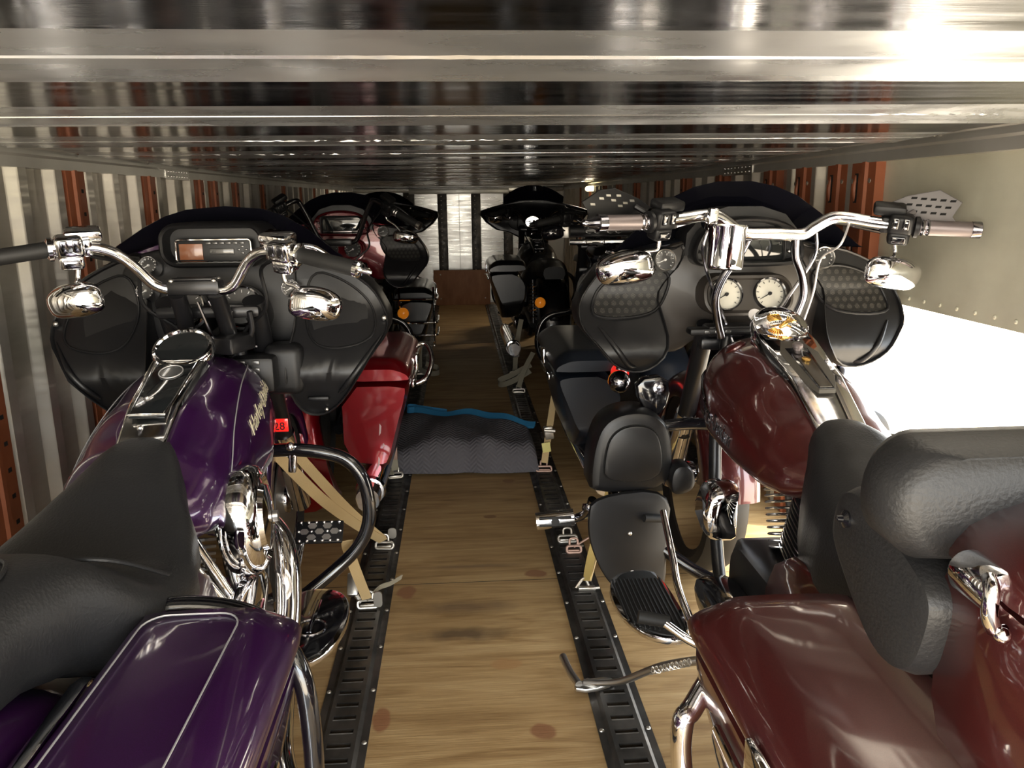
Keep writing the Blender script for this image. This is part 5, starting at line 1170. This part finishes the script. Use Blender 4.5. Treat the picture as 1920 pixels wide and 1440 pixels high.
# ---------------------------------------------------------------- small added lamp, high on the right wall, to brighten the far end
lr = empty('added_lamp', (1.25, 7.6, 1.30), 'small oblong yellow lamp added high on the right corrugated wall to brighten the far end', 'lamp')
obj('housing', MB().box((0.01, 0, 0.0), (0.03, 0.36, 0.06), bev=0.008), RAILM, lr)
lens = MB().tube([(-0.012, -0.16, 0), (-0.012, 0.16, 0)], 0.022, 16, 1)
for i in range(9): lens.lathe([(0.022, -0.005), (0.0245, 0), (0.022, 0.005)], (-0.012, -0.14+0.035*i, 0), (0, 1, 0), 16)
obj('lens', lens, pmat('added lamp lens', (0.9, 0.7, 0.35), 0.3, emis=((1.0, 0.78, 0.4), 3.0)), lr)
lo_ = area('added_lamp_light', (1.20, 7.6, 1.29), (0, math.radians(62), 0), 0.06, 0.36, 5.0, (1.0, 0.88, 0.68)); lo_.rotation_euler = Vector((-0.8, 0, -0.6)).to_track_quat('-Z', 'Y').to_euler()

# ---------------------------------------------------------------- tie-down straps and loose track fittings
def fitting(mb, x, y, z=0.015, rot=0.0, w=0.062, h=0.014):
    R = Matrix.Rotation(rot, 3, 'Z')
    mb.tube([Vector((x, y, z+0.012))+R@Vector((u, v*0.35, v*0.9)) for u, v in rr(w, h*1.7, h*0.6, 4)], 0.0048, 8, 1, True)
    mb.box((x, y+0.004, z+0.004), (w*0.8, 0.012, 0.012), R, 0.002)
    mb.tube([(x-0.014, y+0.006, z+0.02), (x-0.012, y+0.012, z+0.045), (x+0.012, y+0.012, z+0.045), (x+0.014, y+0.006, z+0.02)], 0.004, 8, 4)
def strap(loc, label, parts, group='tie-down straps'):
    r = empty('tie_down_strap', loc, label, 'strap', group)
    for nm, mb, mt in parts:
        mb.v = [tuple(Vector(p)-Vector(loc)) for p in mb.v]; obj(nm, mb, mt, r, 30)
    return r
f = MB(); fitting(f, -0.287, 2.655, rot=-0.1); f.prism(rr(0.03, 0.04, 0.012, 3, (-0.262, 0.052)), XZ, 2.70, 2.705)
strap((-0.287, 2.655, 0.015), 'tan double strap from the purple motorcycle guard to a zinc floor fitting beside the aisle', [
    ('webbing', MB().ribbon([(-0.497, 2.20, 0.555), (-0.44, 2.33, 0.40), (-0.37, 2.49, 0.22), (-0.29, 2.655, 0.05)], 0.03, 0.003, ((1, 0.3, 0.6), (1, 0.2, 0.8))), WEB),
    ('webbing', MB().ribbon([(-0.545, 2.16, 0.57), (-0.485, 2.28, 0.42), (-0.435, 2.39, 0.30), (-0.36, 2.53, 0.16), (-0.29, 2.655, 0.045)], 0.034, 0.003, ((0.2, 0.2, 1), (1, 0.1, 0.3))), WEB),
    ('fitting', f, HOOK)])
f = MB(); fitting(f, -0.300, 2.235, rot=0.05, w=0.06); f.prism(rr(0.026, 0.05, 0.010, 3, (-0.268, 0.045)), XZ, 2.225, 2.232)
rt = MB().box((-0.345, 2.27, 0.075), (0.035, 0.07, 0.03), Matrix.Rotation(0.9, 3, 'X'), 0.006); rt.tube([(-0.335, 2.25, 0.05), (-0.32, 2.24, 0.03)], 0.008, 10, 1)
strap((-0.300, 2.235, 0.015), 'tan single strap with ratchet and grey loose tail, hooked nearest the chrome footboard', [
    ('webbing', MB().ribbon([(-0.318, 2.03, 0.325), (-0.322, 2.06, 0.29), (-0.312, 2.14, 0.17), (-0.300, 2.225, 0.05)], 0.03, 0.003, (1, 0.2, 0.1)), WEB),
    ('loose_tail', MB().ribbon([(-0.298, 2.23, 0.045), (-0.27, 2.28, 0.055), (-0.235, 2.33, 0.045), (-0.205, 2.36, 0.05)], 0.022, 0.003, (0.3, -0.5, 1)), WEBG),
    ('ratchet', rt, STEEL), ('fitting', f, HOOK)])
f = MB(); fitting(f, -0.303, 3.395, rot=0.15); bk = MB().box((-0.308, 3.40, 0.135), (0.036, 0.014, 0.075), bev=0.006)
strap((-0.303, 3.395, 0.015), 'grey strap with brown buckle standing at the left end of the blanket', [
    ('webbing', MB().ribbon([(-0.303, 3.395, 0.05), (-0.306, 3.398, 0.11), (-0.310, 3.40, 0.21)], 0.03, 0.003, (1, 0, 0)), WEBG),
    ('loose_tail', MB().ribbon([(-0.31, 3.39, 0.045), (-0.36, 3.37, 0.05), (-0.40, 3.33, 0.022), (-0.45, 3.32, 0.02)], 0.034, 0.003, (0.2, 1, 0.3)), WEBG),
    ('buckle', bk, RUSTHOOK), ('fitting', f, HOOK)])
f = MB(); fitting(f, 0.362, 3.42, rot=-0.05, w=0.068); rt = MB().box((0.388, 3.46, 0.185), (0.042, 0.03, 0.06), Matrix.Rotation(-0.15, 3, 'Y'), 0.006); rt.tube([(0.366, 3.45, 0.20), (0.415, 3.45, 0.195)], 0.010, 10, 1)
strap((0.362, 3.42, 0.015), 'tan strap with ratchet and yellow tag at the right end of the blanket', [
    ('webbing', MB().ribbon([(0.364, 3.42, 0.055), (0.376, 3.44, 0.12), (0.395, 3.47, 0.22), (0.42, 3.52, 0.34)], 0.03, 0.003, (1, 0, -0.15)), WEB),
    ('tag', MB().box((0.374, 3.43, 0.125), (0.038, 0.006, 0.045), Matrix.Rotation(-0.15, 3, 'Y'), 0.001), YELLOW),
    ('ratchet', rt, HOOK), ('fitting', f, RUSTHOOK)])
f = MB(); f.tube([(0.345, 2.30, 0.018), (0.372, 2.31, 0.045), (0.39, 2.30, 0.018), (0.42, 2.30, 0.016)], 0.005, 8); f.box((0.378, 2.292, 0.02), (0.055, 0.018, 0.012), bev=0.003)
strap((0.378, 2.292, 0.015), 'yellow strap hooked in the right floor track below the black leg shield', [
    ('webbing', MB().ribbon([(0.378, 2.295, 0.045), (0.40, 2.34, 0.10), (0.44, 2.40, 0.19), (0.49, 2.47, 0.30)], 0.032, 0.003, ((0.6, -0.6, 0.5), (1, 0, -0.2))), pmat('yellow webbing', (0.62, 0.45, 0.15), 0.8)),
    ('webbing', MB().ribbon([(0.384, 2.29, 0.045), (0.42, 2.35, 0.12), (0.47, 2.42, 0.20)], 0.02, 0.003, (0.5, -0.8, 0.3)), WEB),
    ('hook', f, HOOK)])
def loose(loc, label, w, mt, rot=0.0, rod=False):
    m = MB(); fitting(m, 0, 0, 0, rot, w)
    if rod: m.tube([(0.0, 0.0, 0.02), (0.04, 0.02, 0.035), (0.10, 0.045, 0.06)], 0.004, 8)
    o = obj('track_fitting', m, mt, None, 30); o.location = loc; tag(o, label, 'fitting', 'loose track fittings')
loose((0.366, 2.655, 0.015), 'zinc ring fitting in the right floor track, just behind the chrome highway peg', 0.066, HOOK)
loose((0.376, 2.565, 0.015), 'flat rusty plate fitting with a wire rod in the right floor track', 0.05, RUSTHOOK, 0, True)
f = MB(); fitting(f, 0.375, 5.46, w=0.07)
strap((0.375, 5.46, 0.015), 'dark grey strap rising from the right track to the farthest right motorcycle', [
    ('webbing', MB().ribbon([(0.375, 5.46, 0.05), (0.382, 5.47, 0.15), (0.40, 5.48, 0.28), (0.425, 5.5, 0.40)], 0.032, 0.003, (1, 0, 0)), WEBG),
    ('buckle', MB().box((0.385, 5.465, 0.17), (0.045, 0.014, 0.06), bev=0.005), STEEL), ('fitting', f, HOOK)])
f = MB(); fitting(f, 0.362, 4.93, w=0.075)
strap((0.362, 4.93, 0.015), 'grey strap with its tail bundled in loops beside the right track, past the blanket', [
    ('webbing', MB().ribbon([(0.362, 4.93, 0.05), (0.40, 5.0, 0.14), (0.47, 5.1, 0.24)], 0.03, 0.003, (1, 0, 0)), WEBG),
    ('loose_tail', MB().ribbon([(0.45, 5.1, 0.12), (0.34, 5.08, 0.06), (0.26, 5.1, 0.03), (0.25, 5.14, 0.05), (0.33, 5.16, 0.08), (0.46, 5.15, 0.15)], 0.035, 0.004, (0, 0.4, 1)), WEBG),
    ('fitting', f, HOOK)])
f = MB(); fitting(f, -0.29, 5.55, w=0.075)
strap((-0.29, 5.55, 0.015), 'grey strap with a curled tail beside the left track, at the chrome railed panniers', [
    ('webbing', MB().ribbon([(-0.29, 5.55, 0.05), (-0.285, 5.56, 0.2), (-0.27, 5.57, 0.4)], 0.03, 0.003, (1, 0, 0)), WEBG),
    ('loose_tail', MB().ribbon([(-0.29, 5.55, 0.05), (-0.22, 5.5, 0.03), (-0.16, 5.53, 0.03), (-0.17, 5.6, 0.05), (-0.25, 5.6, 0.08)], 0.035, 0.004, (0, 0.2, 1)), WEBG),
    ('fitting', f, HOOK)])
